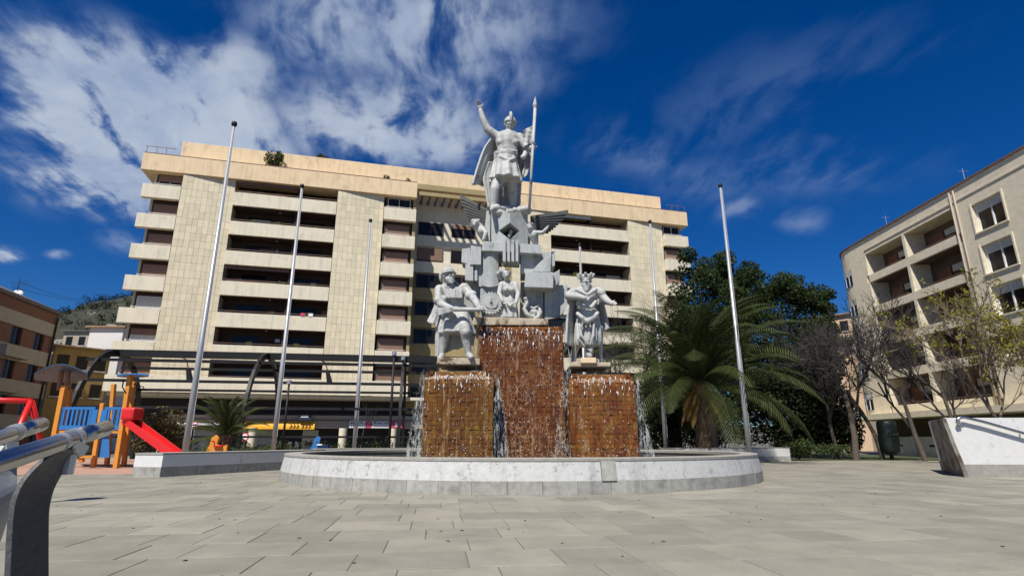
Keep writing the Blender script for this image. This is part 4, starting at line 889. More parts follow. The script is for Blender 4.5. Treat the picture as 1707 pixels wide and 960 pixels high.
for k, zt in enumerate(F2T):
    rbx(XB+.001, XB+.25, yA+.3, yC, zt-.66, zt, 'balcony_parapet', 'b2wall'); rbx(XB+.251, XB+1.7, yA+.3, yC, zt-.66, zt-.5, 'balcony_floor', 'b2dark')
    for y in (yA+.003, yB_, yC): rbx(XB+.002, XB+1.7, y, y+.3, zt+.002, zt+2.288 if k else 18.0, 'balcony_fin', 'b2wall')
    for (a, c) in ((yA+.8, yB_-.6), (yB_+.9, yC-.6)):
        o = rbx(XB+1.62, XB+1.69, a, a+(c-a)*.6, zt-.4, zt+1.5, 'window', 'glass'); ym = a+(c-a)*.3
        rbx(XB+1.58, XB+1.619, ym-.05, ym+.05, zt-.4, zt+1.5, 'frame', 'white', o); rbx(XB+1.57, XB+1.618, a, a+(c-a)*.6, zt+1.0, zt+1.5, 'shutter_box', 'curtain', o)
        rbx(XB+1.6, XB+1.69, a+(c-a)*.65, c, zt-.4, zt+1.5, 'door_panel', 'brick'); rbx(XB+.1, XB+.14, a, c, zt+.15, zt+.19, 'rail', 'brownrail')
        for q_ in range(4): rbx(XB+.1, XB+.14, a+(c-a)*q_/3.1, a+(c-a)*q_/3.1+.03, zt+.002, zt+.149, 'rail_post', 'brownrail')
# rounded far corner
cr = 4.5; cx, cy = XB+cr, yC+2.4; rbx(XB+.001, XB+1.7, yC+.302, cy+.1, 3.45, 17.998, 'wall', 'b2wall'); rbx(XB+.002, XB+1.7, yC+.602, cy+.1, 18.0, ZR-.001, 'wall', 'b2wall'); rbx(XB-.12, XB+3, yC+.602, cy, ZR, ZR+.12, 'roof_edge', 'brownrail')
prof = [(cr, 3.3), (cr, ZR)]; mb = MB()
for j in range(12):
    t0, t1 = pi-(pi*.62)*j/12, pi-(pi*.62)*(j+1)/12
    mb.add([(cx+cr*cos(t), cy+cr*sin(t), z) for z in (3.3, ZR) for t in (t0, t1)]+[(cx+(cr-.4)*cos(t), cy+(cr-.4)*sin(t), z) for z in (3.3, ZR) for t in (t0, t1)], [(0, 1, 3, 2), (4, 6, 7, 5), (2, 3, 7, 6), (0, 4, 5, 1)])
part(mb, 'rounded_corner', 'b2wall', rbld); part(MB().lathe([(cr+.1, ZR), (cr+.1, ZR+.12), (.2, ZR+.12)], (cx, cy), 24, pi*.38, pi), 'roof_edge', 'brownrail', rbld)
for k, zt in enumerate(F2T):
    for t in (3.03, 2.84):
        M_ = Matrix.Translation((cx+cr*cos(t), cy+cr*sin(t), zt)) @ Matrix.Rotation(t, 4, 'Z')
        o = part(MB().box(-.05, .03, -.45, .45, -.2, 1.35, M_), 'window', 'glass', rbld); part(MB().box(.031, .045, -.45, .45, .75, 1.35, M_), 'shutter_box', 'curtain', rbld).parent = o
        part(MB().box(.031, .06, -.05, .05, -.2, .75, M_), 'frame', 'white', rbld).parent = o
# ground floor: deep canopy, white garage wall with piers
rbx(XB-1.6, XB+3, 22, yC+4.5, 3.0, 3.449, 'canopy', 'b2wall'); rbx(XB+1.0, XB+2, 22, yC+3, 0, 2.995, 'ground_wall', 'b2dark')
for a, c in ((36, 39.5), (39.9, 43.4), (43.8, 47.3), (47.7, 51)): rbx(XB+.2, XB+.4, a, c, 0, 1.55, 'low_panel', 'whitepaint'); rbx(XB+.16, XB+.199, (a+c)/2-.3, (a+c)/2+.3, .75, .92, 'vent', 'black')
for a in (35.6, 39.5, 43.4, 47.3): rbx(XB+.1, XB+.5, a, a+.4, 0, 1.6, 'pier', 'whitepaint')
for (x, y) in ((XB+1, 47), (XB+1, 38)): part(MB().tube([(x, y, ZR), (x, y, ZR+1.6)], .025, 5).tube([(x-.4, y, ZR+1.4), (x+.4, y, ZR+1.4)], .015, 4), 'antenna', 'steel', rbld)

# ================================================================== left brick building, its long front faces right and lies in shade
lbA = Gd(95, 748); 
D0 = V((-44.9, 53.8, 0)); dl = V((.2256, -1, 0)).normalized()   # runs from the far corner towards the camera
nl = V((-dl.y, dl.x, 0));  nl = nl if nl.x > 0 else -nl
bb = thing('brick_building', 'brown brick block with pale bands at the left edge', 'building', D0, atan2(dl.y, dl.x))
# local x along the front towards the camera; local y = 90 deg left of it
sgn = 1 if (Matrix.Rotation(atan2(dl.y, dl.x), 3, 'Z') @ V((0, 1, 0))).dot(nl) > 0 else -1
def bbx(x0, x1, o0, o1, z0, z1, name, m, par=None):
    y0, y1 = sorted((sgn*o0, sgn*o1)); return box(x0, x1, y0, y1, z0, z1).build(name, m, par or bb)
bbx(.3, 30, -12, -.3, 0, 13.2, 'core', 'b2dark'); bbx(-.2, 30, -12, .25, 13.2, 13.5, 'roof_edge', 'slate_roof')
MB().add([(-.2, sgn*.2, 13.5), (30, sgn*.2, 13.5), (30, -sgn*5, 16.2), (-.2, -sgn*5, 15.2), (-.2, -sgn*11, 13.5), (30, -sgn*11, 13.5)], [(0, 1, 2, 3), (3, 2, 5, 4), (0, 3, 4)]).build('roof', 'slate_roof', bb)
for i in range(4):
    zt = 11.9-2.95*i
    bbx(0, 30, -.3, .12, zt-1.25+.0, zt-.05, 'pale_band', 'beigeband') if False else None
zt = 13.2
bbx(0, 30, -.3, 0, 12.15, 13.2, 'brick_band', 'brick'); bbx(0, 30, -.3, .1, 10.95, 12.15, 'pale_band', 'beigeband')
for i in range(4):
    z1 = 10.95-2.95*i; z0 = z1-1.6; x = 0; edges = []
    ws = [(1.6+3.4*k, 3.1+3.4*k) for k in range(8)]; prev = 0
    for a, c in ws:
        bbx(prev, a, -.3, 0, z0, z1, 'brick_panel', 'brick'); o = bbx(a, c, -.28, -.2, z0, z1, 'window', 'glass'); bbx(a+.7, a+.76, -.199, -.15, z0, z1, 'frame', 'brownrail', o); prev = c
    bbx(prev, 30, -.3, 0, z0, z1, 'brick_panel', 'brick'); bbx(-.05, 30, -.3, .1, z0-1.35, z0, 'pale_band', 'beigeband')
    bbx(4.6, 8.0, .101, .8, z0-1.2, z0-.3, 'balcony', 'beigeband') if i < 3 else None
MB().tube([(.5, sgn*.2, 0), (.5, sgn*.2, 12.9)], .09, 8).build('downpipe', 'black', bb)
t = P(31, 475, 50); an = thing('roof_antenna', 'thin television antenna on the roof of the brick block', 'antenna', V((t.x, t.y, 14.6)))
MB().tube([(0, 0, -.2), (0, 0, t.z-14.6+.6)], .035, 5).build('mast', 'black', an); mm = MB()
for k in range(4): mm.tube([(-.8+.15*k, 0, t.z-14.6-.25*k+.2), (.8-.15*k, .3, t.z-14.6-.25*k+.35)], .02, 4)
mm.build('elements', 'black', an)
t = P(29, 490, 50); ds = thing('satellite_dish', 'small white satellite dish on the roof edge of the brick block', 'dish', t)
MB().lathe([(0, .12), (.25, .07), (.45, 0), (.43, -.03), (.25, .03), (0, .08)], n=20).build('dish', 'white', ds, smooth=True).rotation_euler = (R(70), 0, R(20)); MB().tube([(0, 0, 0), (0, .3, -.9)], .03, 5).build('mount', 'steel', ds)
mm = MB()
for a, c in (((20, 478), (205, 505)), ((35, 470), (160, 500))):
    p0, p1 = P(*a, 50), P(*c, 62); mm.tube([p0.lerp(p1, i/8)-V((0, 0, .5*sin(pi*i/8))) for i in range(9)], .02, 4)
tag(mm.build('overhead_cable', 'black'), 'thin dark cables strung from the brick block roof', 'cable')

# ochre house with tiled roof, white house, far houses
def house(name, label, px0, px1, pyt0, pyt1, Y0, Y1, depth, m, roofm, nwin=0, eave=.4, pitch=1.2, group=None):
    a, c = P(px0, pyt0, Y0), P(px1, pyt1, Y1); z = (a.z+c.z)/2; d = V((c.x-a.x, c.y-a.y, 0)); L = d.length; an = atan2(d.y, d.x); h_ = thing(name, label, 'house', (a.x, a.y, 0), an, group)
    box(0, L, 0, depth, 0, z).build('wall', m, h_)
    MB().hexa([V((-eave, -eave, z)), V((L+eave, -eave, z)), V((L+eave, depth+eave, z)), V((-eave, depth+eave, z))], [V((-eave, -eave, z+.15)), V((L+eave, -eave, z+.15)), V((L+eave, depth+eave, z+.15+pitch)), V((-eave, depth+eave, z+.15+pitch))]).build('roof', roofm, h_)
    for i in range(nwin):
        x = L*(i+.5)/nwin
        for zz in (z-2.2, z-5.0): 
            if zz > .5: o = box(x-.5, x+.5, -.03, -.002, zz, zz+1.4).build('window', 'glass', h_); box(x-.6, x+.6, -.12, -.002, zz-.1, zz-.002).build('sill', 'lightframe', o)
    return h_
house('tiled_house', 'ochre house with clay tile roof beside the brick block', 95, 185, 570, 592, 56, 60, 9, 'ochre', 'rooftile', 3)
house('white_house', 'white gabled house wall between the ochre house and the cream block', 150, 208, 552, 540, 66, 66, 8, 'whitepaint', 'rooftile', 0, pitch=.6)
house('far_house', 'small distant house with brown roof below the hill', 108, 150, 552, 553, 85, 85, 8, 'beigeband', 'slate_roof', 2)
house('peach_house', 'peach house with white shutters behind the dark trees at right', 1362, 1420, 524, 530, 75, 72, 10, 'pinkwall', 'rooftile', 2, pitch=.5)
# street level shed behind playground
# ================================================================== hill
hv = []; hf = []; NX, NY = 90, 34
for j in range(NY):
    for i in range(NX):
        x = -640+i*9.5; y = 300+j*11; t = j/(NY-1)
        px_ = 853+x/y*925
        ridge = 118*math.exp(-((x+255)/120)**2)+62*math.exp(-((x+360)/90)**2)+46*math.exp(-((x+480)/160)**2)+20
        prof_ = (1-(1-min(1, t*1.5))**2); z = ridge*prof_*.80-4
        z += 9*mnoise.fractal(V((x*.02, y*.02, 3)), 1, 2, 5)*prof_+2.5*mnoise.noise(V((x*.11, y*.11, 1)))*prof_
        hv.append((x, y, z))
for j in range(NY-1):
    for i in range(NX-1): hf.append((j*NX+i, j*NX+i+1, (j+1)*NX+i+1, (j+1)*NX+i))
tag(MB().add(hv, hf).build('hill', 'hill', smooth=True), kind='structure')
mb = MB(); rg = random.Random(77)
for _ in range(9000):
    i = rg.randrange(NX-1); j = rg.randrange(2, NY-1); p0 = V(hv[j*NX+i])+V((rg.uniform(-4, 4), rg.uniform(-4, 4), 0))
    if mnoise.noise(V((p0.x*.03, p0.y*.03, p0.z*.03))) < -.22: continue
    px_ = 853+p0.x/p0.y*925
    if not 60 < px_ < 300: continue
    r_ = rg.uniform(2.0, 4.4)
    leaves(mb, rg, p0+V((0, 0, r_*.7)), r_, r_, r_*.9, 26, .75, .4)
tag(mb.build('hillside_scrub', 'pine', raw=True), 'dark green pine scrub covering the rocky hill', 'scrub', kind='stuff')
yb_ = MB(); rk = random.Random(5); leaves(yb_, rk, (43.0, .1, 18.62), .42, .2, .28, 160, .08, .2); tag(yb_.build('yellow_plant', 'yellowleaf', ab, raw=True), kind='stuff')
# ================================================================== flagpoles
def flagpole(label, pb, pt, Y, r0=.125, r1=.065):
    b0, t0 = P(*pb, Y), P(*pt, Y); H = t0.z; o = thing('flagpole', label, 'flagpole', (b0.x, Y, 0), group='flagpoles round the fountain')
    MB().tube([(0, 0, 0), (0, 0, H*.35), (0, 0, H*.352), (0, 0, H)], [r0, r0*.93, r0*.82, r1], 14).build('shaft', 'pole', o, smooth=True)
    MB().lathe([(0, H+.22), (r1*1.6, H+.2), (r1*1.9, H+.08), (r1*1.6, H), (r1*.5, H-.02)], n=14).build('finial', 'darkmetal', o, smooth=True)
    MB().lathe([(r0*1.8, 0), (r0*1.8, .04), (r0*1.1, .05), (r0*1.02, .12)], n=14).build('base_plate', 'steel', o)
    MB().tube([(r1*1.3, -.02, H-.1), (r0*1.15, -.02, 1.4)], .006, 4).build('halyard', 'white', o)
    return o
flagpole('tallest flagpole on the far left beside the planter and red slide', (308, 757), (390, 210), 24, .135, .07)
flagpole('second flagpole from the left in front of the pergola', (455, 752), (498, 313), 30)
flagpole('third flagpole from the left close to the left cascade', (590, 750), (613, 370), 35.3)
flagpole('flagpole showing above the head of the robed king statue', (978, 748), (967, 410), 40)
flagpole('flagpole standing left of the big palm tree trunk', (1110, 746), (1080, 372), 35.5)
flagpole('rightmost flagpole crossing the big palm tree fronds', (1248, 745), (1201, 312), 30)

# ================================================================== arched pergola
PD = V((cos(R(9)), sin(R(9)), 0)); PN = V((-sin(R(9)), cos(R(9)), 0)); P0 = V((-25.06, 32, 0)); PW, PHt = 8.4, 6.75
pg = thing('pergola', 'dark steel pergola of tall arches and long rails in front of the cream block', 'pergola', P0)
def arc(t, s): # s 0 near foot .. 1 far foot
    a = pi*(1-s); return P0+PD*t+PN*(PW/2*(1+cos(a)))+V((0, 0, PHt*(abs(sin(a))**.78)))
for t in (0, 9.3, 18.4):
    g_ = MB(); n = 26; pts = [arc(t, .5-.5*cos(pi*i/n)) for i in range(n+1)]; rings = []
    for i, p_ in enumerate(pts):
        d = (pts[min(i+1, n)]-pts[max(i-1, 0)]).normalized(); nr = PD.cross(d).normalized(); rings.append([p_+PD*x*.09+nr*z*.20 for x, z in ((-1, -1), (1, -1), (1, 1), (-1, 1))])
    part(g_.loft(rings), 'arch', 'darkmetal', pg)
for s, w_ in ((.5, .42), (.335, .17), (.215, .16), (.12, .15), (.665, .17), (.785, .16), (.88, .15), (.045, .13)):
    a, c = arc(-.7, s), arc(24, s)
    if s == .045: a, c = arc(-.1, s)+PN*3.2+PD*1.0, arc(24, s)+PN*3.2
    part(MB().bar(a, c, w_*1.2, w_), 'rail', 'darkmetal', pg)
for t, s in ((3.9, .44), (12.6, .44), (19.7, .42)):    # hanging lamps
    a = arc(t, s)-V((0, 0, .1)); o = part(MB().tube([a, a+PD*.55-V((0, 0, .25)), a+PD*.75-V((0, 0, .8))], .035, 6), 'lamp_arm', 'darkmetal', pg)
    e = a+PD*.75-V((0, 0, .8)); part(MB().hexa([e+V((x*.10, y*.10, 0)) for x, y in ((-1, -1), (1, -1), (1, 1), (-1, 1))], [e+PD*.22+V((x*.16, y*.14, -.85)) for x, y in ((-1, -1), (1, -1), (1, 1), (-1, 1))]), 'lamp_head', 'darkmetal', pg).parent = o
def lamp_post(label, px, pyb, pyt, Y, r_=.07):
    a, c = P(px, pyb, Y), P(px, pyt, Y); o = thing('lamp_post', label, 'lamp post', (a.x, Y, 0), group='thin posts beside the pergola')
    MB().tube([(0, 0, 0), (0, 0, c.z)], [r_, r_*.8], 10).build('post', 'darkmetal', o, smooth=True); MB().lathe([(0, c.z+.25), (.14, c.z+.2), (.14, c.z), (.05, c.z-.02)], n=10).build('lantern', 'steel', o)
lamp_post('thin grey post left of the left cascade, nearer of the pair', 648, 752, 592, 33.5, .085)
lamp_post('thin dark post hugging the left cascade, farther of the pair', 664, 752, 600, 36.5, .075)
lamp_post('grey post right beside the second flagpole', 470, 752, 640, 32)

# ================================================================== low planter walls
def lowwall(name, label, base, h_, hg, cat='wall', capm='rimstone', m='whitepaint'):
    """white low wall on a grey plinth following a plan outline"""
    c = V((sum(p_[0] for p_ in base)/len(base), sum(p_[1] for p_ in base)/len(base), 0)); o = thing(name, label, cat, c)
    part(MB().prism(base, 0, hg), 'plinth', 'greystone', o)
    ins = [((V((x, y, 0))-c)*.998+c) for x, y in base]; part(MB().prism([(v.x, v.y) for v in ins], hg, h_-.06), 'wall', m, o)
    ins = [((V((x, y, 0))-c)*1.002+c) for x, y in base]; part(MB().prism([(v.x, v.y) for v in ins], h_-.06, h_), 'coping', capm, o); return o
lowwall('planter_wall', 'low planter wall with white end beside the playground slide', [(-13.4, 20.6), (-12.2, 20.25), (-9.85, 25.7), (-9.2, 28.5), (-10.6, 28.8), (-11.2, 26.2)], .80, .33)
lowwall('planter_wall', 'small white block wall behind the near planter by the slide', [(Gd(207, 768).x, 25.2), (Gd(207, 768).x+1.5, 25.0), (Gd(207, 768).x+1.4, 25.9), (Gd(207, 768).x+.1, 26.0)], 1.25, .05)
lowwall('planter_wall', 'low white planter wall behind the basin at its right end', [(9.5, 33.4), (17.3, 36.0), (17.1, 37.4), (9.0, 35)], .82, .30)
lowwall('planter_wall', 'low pale planter edge running behind the basin on the left', [(-10, 29.5), (2, 36.2), (1.6, 36.9), (-10.4, 30.2)], .84, .3, m='rimstone')
hg = thing('low_hedge', 'low dark clipped hedge running between pergola and basin', 'hedge', (-9, 37, 0)); mb = MB(); rg = random.Random(41)
for i in range(40): leaves(mb, rg, (-13+i*.62, i*.12-1.2+rg.uniform(-.3, .3), .65+rg.uniform(-.1, .25)), .6, .5, .5, 70, .09, .4)
mb.build('foliage', 'shrub', hg, raw=True)
mb = MB()
for i in range(20): mb.tube([(-12.8+i*1.24, i*.24-1.2, 0), (-12.7+i*1.24, i*.24-1.2, .9)], [.03, .01], 5)
mb.build('stem', 'bark', hg)

# ================================================================== ramp wall on the right with rail
a, c = Gd(1612, 795), Gd(1570, 785.5); top_a = P(1591, 697, a.y); dW = V((1, -.03, 0)); EW = (c-a)*.8
rw = thing('ramp_wall', 'thick white ramp wall with stained brown stone end at the right edge', 'wall', a)
H0 = 2.0; far = a+dW*16
def wl(z0, z1, m, name, ins=0., bt=.20, top=None):
    def q_(p_, z): return p_+V((-(bt if p_ is a else .09)*z+ins, .0+ins*.6, z)) 
    lo = [q_(a, z0), far+V((0, ins*.6, z0)), far+EW+V((0, 0, z0)), q_(c, z0)]
    hi = [q_(a, z1), far+V((0, ins*.6, z1)), far+EW+V((0, 0, z1)), q_(c, z1)]
    return part(MB().hexa(lo, hi), name, m, rw)
wl(0, .42, 'rimstone', 'plinth', -.0); wl(.421, H0, 'whitepaint', 'wall', .02)
# rough end face: irregular stone skin
g_ = []; nn = EW.cross(V((0, 0, 1))).normalized(); nn = nn if nn.x < 0 else -nn
for i in range(15):
    row = []
    for j in range(15):
        s_, z = i/14, .0+(H0-.02)*j/14; p_ = a+EW*s_+V((-(.20*(1-s_)+.09*s_)*z, 0, z)); row.append(p_+nn*(.06+.04*mnoise.fractal(V((s_*3, z*1.4, 2)), 1, 2, 4)*(1 if 0 < i < 14 else .3)))
    g_.append(row)
mat('stain_stone', (.24, .22, .185), .85, .3, 3, .6, 14, (.10, .068, .05), (.45, .6), 2.2)
part(MB().sheet(g_, -nn*.12), 'end_stone', 'stain_stone', rw)
hr = thing('ramp_handrail', 'steel handrail sloping down along the white ramp wall', 'handrail', P(1594, 700, a.y-.12))
y_ = a.y-.16; pts = [P(1600, 709, y_+.1), P(1595, 703, y_), P(1597, 697, y_), P(1606, 695, y_), P(1640, 703, y_-.02), P(1707, 722, y_-.06), P(1800, 748, y_-.1)]
part(MB().tube(pts, .05, 10), 'tube', 'chrome', hr, smooth=True)
pts2 = [p_-V((0, 0, .21)) for p_ in pts[3:]]; 
for px in (1599, 1699): s_ = P(px, 699 if px < 1650 else 722, y_); part(MB().tube([s_-V((0, 0, .02)), s_+V((.02, .02, -.14)), s_+V((.03, .2, -.16))], .025, 6).tube([s_+V((.03, .17, -.16)), s_+V((.03, .20, -.16))], .07, 10), 'bracket', 'steel', hr)

# ================================================================== foreground handrails on the left
def fgrail(label, pa, Ya, pb, Yb, r_, posts, ext):
    A_, B_ = P(*pa, Ya), P(*pb, Yb); d = (B_-A_).normalized(); o = thing('steel_handrail', label, 'handrail', (A_.x, A_.y, 0), group='stair handrails in the foreground')
    A2 = A_-d*ext; L = (B_-A2).length; n = 6
    e = [B_-d*.03, B_-d*.012, B_]; part(MB().tube([A2, B_-d*.22, B_-d*.03, B_-d*.01, B_], [r_, r_, r_, r_*.86, r_*.5], 20), 'tube', 'chrome', o, smooth=True)
    for t in posts:
        s_ = A_.lerp(B_, t); part(MB().tube([s_-d*.012, s_+d*.012], r_*1.10, 20), 'collar', 'steel', o)
    s_ = A_.lerp(B_, .80); part(MB().tube([s_-d*.11, s_+d*.11], r_*1.07, 20), 'sleeve', 'chrome', o, smooth=True)
    part(MB().tube([s_-d*.16, s_-d*.13], r_*1.2, 20).tube([s_-d*.145-V((0, 0, .03)), s_-d*.145-V((0, 0, .10))], .018, 8), 'clamp', 'steel', o)
    return o, A_, B_, d
def plate(o, pts, Y, wid, th_, m, name='post'):
    """bent flat steel post: centre line in pixels at distance Y (last points go to the ground)"""
    g_ = [[p_+V((x*wid/2*.75, abs(0)+x*wid/2*.66, 0)) for x in (-1, -.33, .33, 1)] for p_ in pts]; return part(MB().sheet(g_, (.66*th_, -.75*th_, 0)), name, m, o)
o, A_, B_, d = fgrail('nearer steel handrail on a bent dark post at the left edge', (0, 770), 1.32, (180, 712), 1.95, .0245, (.45,), 1.0)
def spl(c, n=18):
    out = []
    for j in range(n+1):
        t = j/n*(len(c)-1); i = min(int(t), len(c)-2); f_ = t-i; p0, p1, p2, p3 = V(c[max(i-1, 0)]), V(c[i]), V(c[i+1]), V(c[min(i+2, len(c)-1)])
        out.append(.5*((2*p1)+(p2-p0)*f_+(2*p0-5*p1+4*p2-p3)*f_*f_+(3*p1-p0-3*p2+p3)*f_**3))
    return out
def strip(o, L_, R_, th_, m, name='post'):
    a_, c_ = spl(L_), spl(R_)
    if a_[-1].z > .05: a_.append(V((a_[-1].x, a_[-1].y, 0))); c_.append(V((c_[-1].x, c_[-1].y, 0)))
    g_ = [[p_.lerp(q_, t) for t in (0, .33, .67, 1)] for p_, q_ in zip(a_, c_)]; return part(MB().sheet(g_, (-th_, -.002, 0)), name, m, o, bevel=.002)
strip(o, [P(118, 748, 1.62), P(82, 762, 1.56), P(49, 792, 1.52), P(30, 825, 1.50), P(22, 865, 1.49), P(17, 960, 1.48), P(16, 1010, 1.48)],
         [P(156, 748, 1.80), P(120, 772, 1.72), P(96, 804, 1.65), P(84, 842, 1.62), P(82, 890, 1.61), P(82, 960, 1.60), P(82, 1010, 1.60)], .014, 'plate')
part(MB().bar(P(120, 741, 1.66), P(140, 752, 1.70), .02, .03), 'weld_plate', 'steel', o)
o, A_, B_, d = fgrail('farther steel handrail, its end showing above the nearer one', (0, 729), 1.9, (62, 709), 2.2, .025, (.3,), 1.2)
strip(o, [P(8, 742, 2.0), P(-10, 775, 1.95), P(-20, 840, 1.9), P(-30, 930, 1.9), P(-30, 1000, 1.9)], [P(32, 742, 2.1), P(29, 780, 2.05), P(28, 815, 2.0), P(12, 870, 2.0), P(-12, 940, 2.0)], .014, 'galv')
# tall lamp outside the frame whose shadow tip reaches into the plaza
tipS = Gd(165, 829.5); sl = 7.5; bs = tipS-V((.42, .9075, 0))*sl
sp = thing('street_lamp', 'tall street lamp standing left of the frame, seen by its shadow', 'lamp post', (bs.x, bs.y, 0)); Hh = sl*math.tan(ELEV)
MB().tube([(0, 0, 0), (0, 0, Hh-.3)], [.12, .09], 10).build('post', 'darkmetal', sp); MB().lathe([(.02, Hh), (.3, Hh-.25), (.24, Hh-.6), (.1, Hh-.7)], n=12).build('lantern', 'darkmetal', sp)

# ================================================================== playground
pl = thing('climbing_frame', 'playground tower with orange posts, blue panels and red slide', 'playground', Gd(190, 781))
Yp = 26.6
def post(px0, py0, px1, py1, Y, r_=.10, name='post', m='orange'):
    a, c = P(px0, py0, Y), P(px1, py1, Y); a.z = max(a.z, 0); part(MB().bar(a, c, r_*2, r_*2, (0, 1, 0)), name, m, pl, bevel=.02)
post(193, 781, 218, 622, 26.6, .10); post(206, 778, 223, 636, 28.2, .09); post(155, 779, 172, 672, 26.8, .095); post(82, 775, 108, 642, 26.9, .11); post(107, 775, 116, 648, 28.4, .10); post(178, 776, 190, 640, 28.4, .09)
def panel(x0, y0, x1, y1, Y0, Y1, nb_, m='blue', name='slatted_panel'):
    a, c = P(x0, y0, Y0), P(x1, y0, Y1); hgt = P(x0, y0, Y0).z-P(x0, y1, Y0).z
    o = part(MB().bar(a-V((0, 0, .06)), c-V((0, 0, .06)), .06, .12), name, m, pl); part(MB().bar(a-V((0, 0, hgt-.10)), c-V((0, 0, hgt-.10)), .06, .2), 'lower_rail', m, pl).parent = o
    for i in range(nb_+1):
        p_ = a.lerp(c, i/nb_); w_ = .30 if i in (0, nb_) else .10; part(MB().bar(p_-V((0, 0, .12)), p_-V((0, 0, hgt-.2)), .05, w_, c-a), 'slat', m, pl).parent = o
panel(102, 678, 160, 716, 26.9, 26.8, 8); panel(176, 678, 208, 716, 26.7, 26.6, 4); panel(118, 680, 180, 712, 28.4, 28.3, 6)
part(MB().hexa([P(98, 716, 26.9), P(205, 716, 26.6), P(208, 714, 28.3), P(112, 714, 28.4)], [P(98, 721, 26.9), P(205, 722, 26.6), P(208, 719, 28.3), P(112, 719, 28.4)]), 'deck', 'orange', pl)
part(MB().hexa([P(158, 722, 26.9), P(182, 722, 26.85), P(182, 722, 26.95), P(158, 722, 27)], [P(158, 762, 26.9), P(182, 762, 26.85), P(182, 762, 26.95), P(158, 762, 27)]), 'lower_panel', 'blue', pl)
post(136, 770, 136, 758, 26.4, .09); part(MB().bar(P(130, 761, 26.4), P(158, 761, 26.5), .35, .1), 'step', 'orange', pl)
# curved roofs
def roofc(px0, px1, py, rise, Y, dep, m, dpy):
    g_ = []
    for i in range(13):
        t = i/12; g_.append([P(px0+(px1-px0)*t, py-rise*sin(pi*t)*(1-.35*u_)+u_*dpy*(.35+.65*sin(pi*t)), Y+dep*u_)+V((0, 0, 0)) for u_ in (0, .5, 1)])
    part(MB().sheet(g_, (0, 0, -.06)), 'roof', m, pl, smooth=False)
roofc(57, 146, 622, 16, 26.2, 2.6, 'slate', 24); roofc(195, 248, 624, 2, 26.2, 1.6, 'blue', 5)
for px0, py0, px1, py1 in ((98, 650, 104, 612), (112, 650, 114, 612)): post(px0, py0, px1, py1, 27.2, .08, m='shutter', name='roof_post')
# slide: hood and channel
sa, se = P(214, 704, 26.7), P(296, 763, 25.4); se.z = max(se.z, .15); dd = se-sa; sdv = V((dd.y, -dd.x, 0)).normalized()*.25
part(MB().hexa([sa-sdv-dd*.03, sa+sdv-dd*.03, se+sdv, se-sdv], [p_-V((0, 0, .06)) for p_ in (sa-sdv-dd*.03, sa+sdv-dd*.03, se+sdv, se-sdv)]), 'slide_bed', 'red', pl)
for sg in (-1, 1): part(MB().bar(sa+sdv*sg*1.05+V((0, 0, .12)), se+sdv*sg*1.05+V((0, 0, .08)), .07, .3), 'slide_side', 'red', pl)
for i in range(6): p_ = sa.lerp(se, .03+i*.075)-V((0, 0, .03)); part(MB().bar(p_-sdv*1.1+V((0, 0, -.2)), p_-sdv*1.1+V((0, 0, .1)), .07, .12, (0, 1, 0)), 'slide_rib', 'red', pl)
h0 = P(214, 690, 26.6); part(MB().box(-.12, .52, -.4, .4, -.3, .30, Matrix.Translation(h0)), 'slide_hood', 'red', pl, bevel=.12)
part(MB().tube([P(206, 632, 26.6), P(204, 645, 26.4), P(210, 655, 26.5)], .03, 6), 'climbing_bar', 'darkmetal', pl); part(MB().tube([P(222, 640, 27), P(240, 645, 27), P(232, 655, 27)], .025, 6), 'climbing_bar', 'darkmetal', pl)
sw = thing('swing_frame', 'red steel swing frame behind the handrails at the left edge', 'swing', Gd(24, 775))
for a in ((48, 664, 27.6), ): pass
A1, A2 = P(52, 668, 27.0), P(-140, 664, 27.2); part(MB().tube([A2, A1], .13, 10), 'top_bar', 'red', sw, smooth=True)
for px, Y in ((20, 26.4), (70, 28.2), ): e = P(px, 740, Y); e = A1.lerp(e, 1.55); part(MB().tube([A1, e], .13, 10), 'leg', 'red', sw, smooth=True)
for px, Y in ((-170, 26.4), (-120, 28.2)): e = P(px, 740, Y); e = A2.lerp(e, 1.55); part(MB().tube([A2, e], .13, 10), 'leg', 'red', sw, smooth=True)
def rider(label, px, py, Y, m1, m2):
    b_ = P(px, py, Y); b_.z = max(b_.z, 0); o = thing('spring_rider', label, 'spring rider', (b_.x, b_.y, 0), group='spring riders in the play area')
    n = 40; MB().tube([(.12*cos(i*.8), .12*sin(i*.8), .02+.45*i/n) for i in range(n+1)], .02, 5).build('spring', 'darkmetal', o)
    pro = [(-.45, .5), (-.5, .8), (-.35, 1.0), (-.3, 1.35), (-.1, 1.5), (.05, 1.35), (0, 1.05), (.3, .95), (.5, 1.05), (.5, .7), (.35, .48)]
    MB().hexa([V((x, -.06, z)) for x, z in pro], [V((x, .06, z)) for x, z in pro]).build('animal_panel', m1, o, bevel=.02); box(-.1, .3, -.2, .2, .95, 1.02).build('seat', m2, o, bevel=.02); MB().tube([(-.15, -.3, 1.2), (-.15, .3, 1.2)], .03, 8).build('grip', m2, o)
rider('orange and red spring rider below the small palm', 360, 758, 27.5, 'orange', 'red'); rider('blue spring rider by the hedge left of the basin', 531, 756, 33.5, 'blue', 'steel')
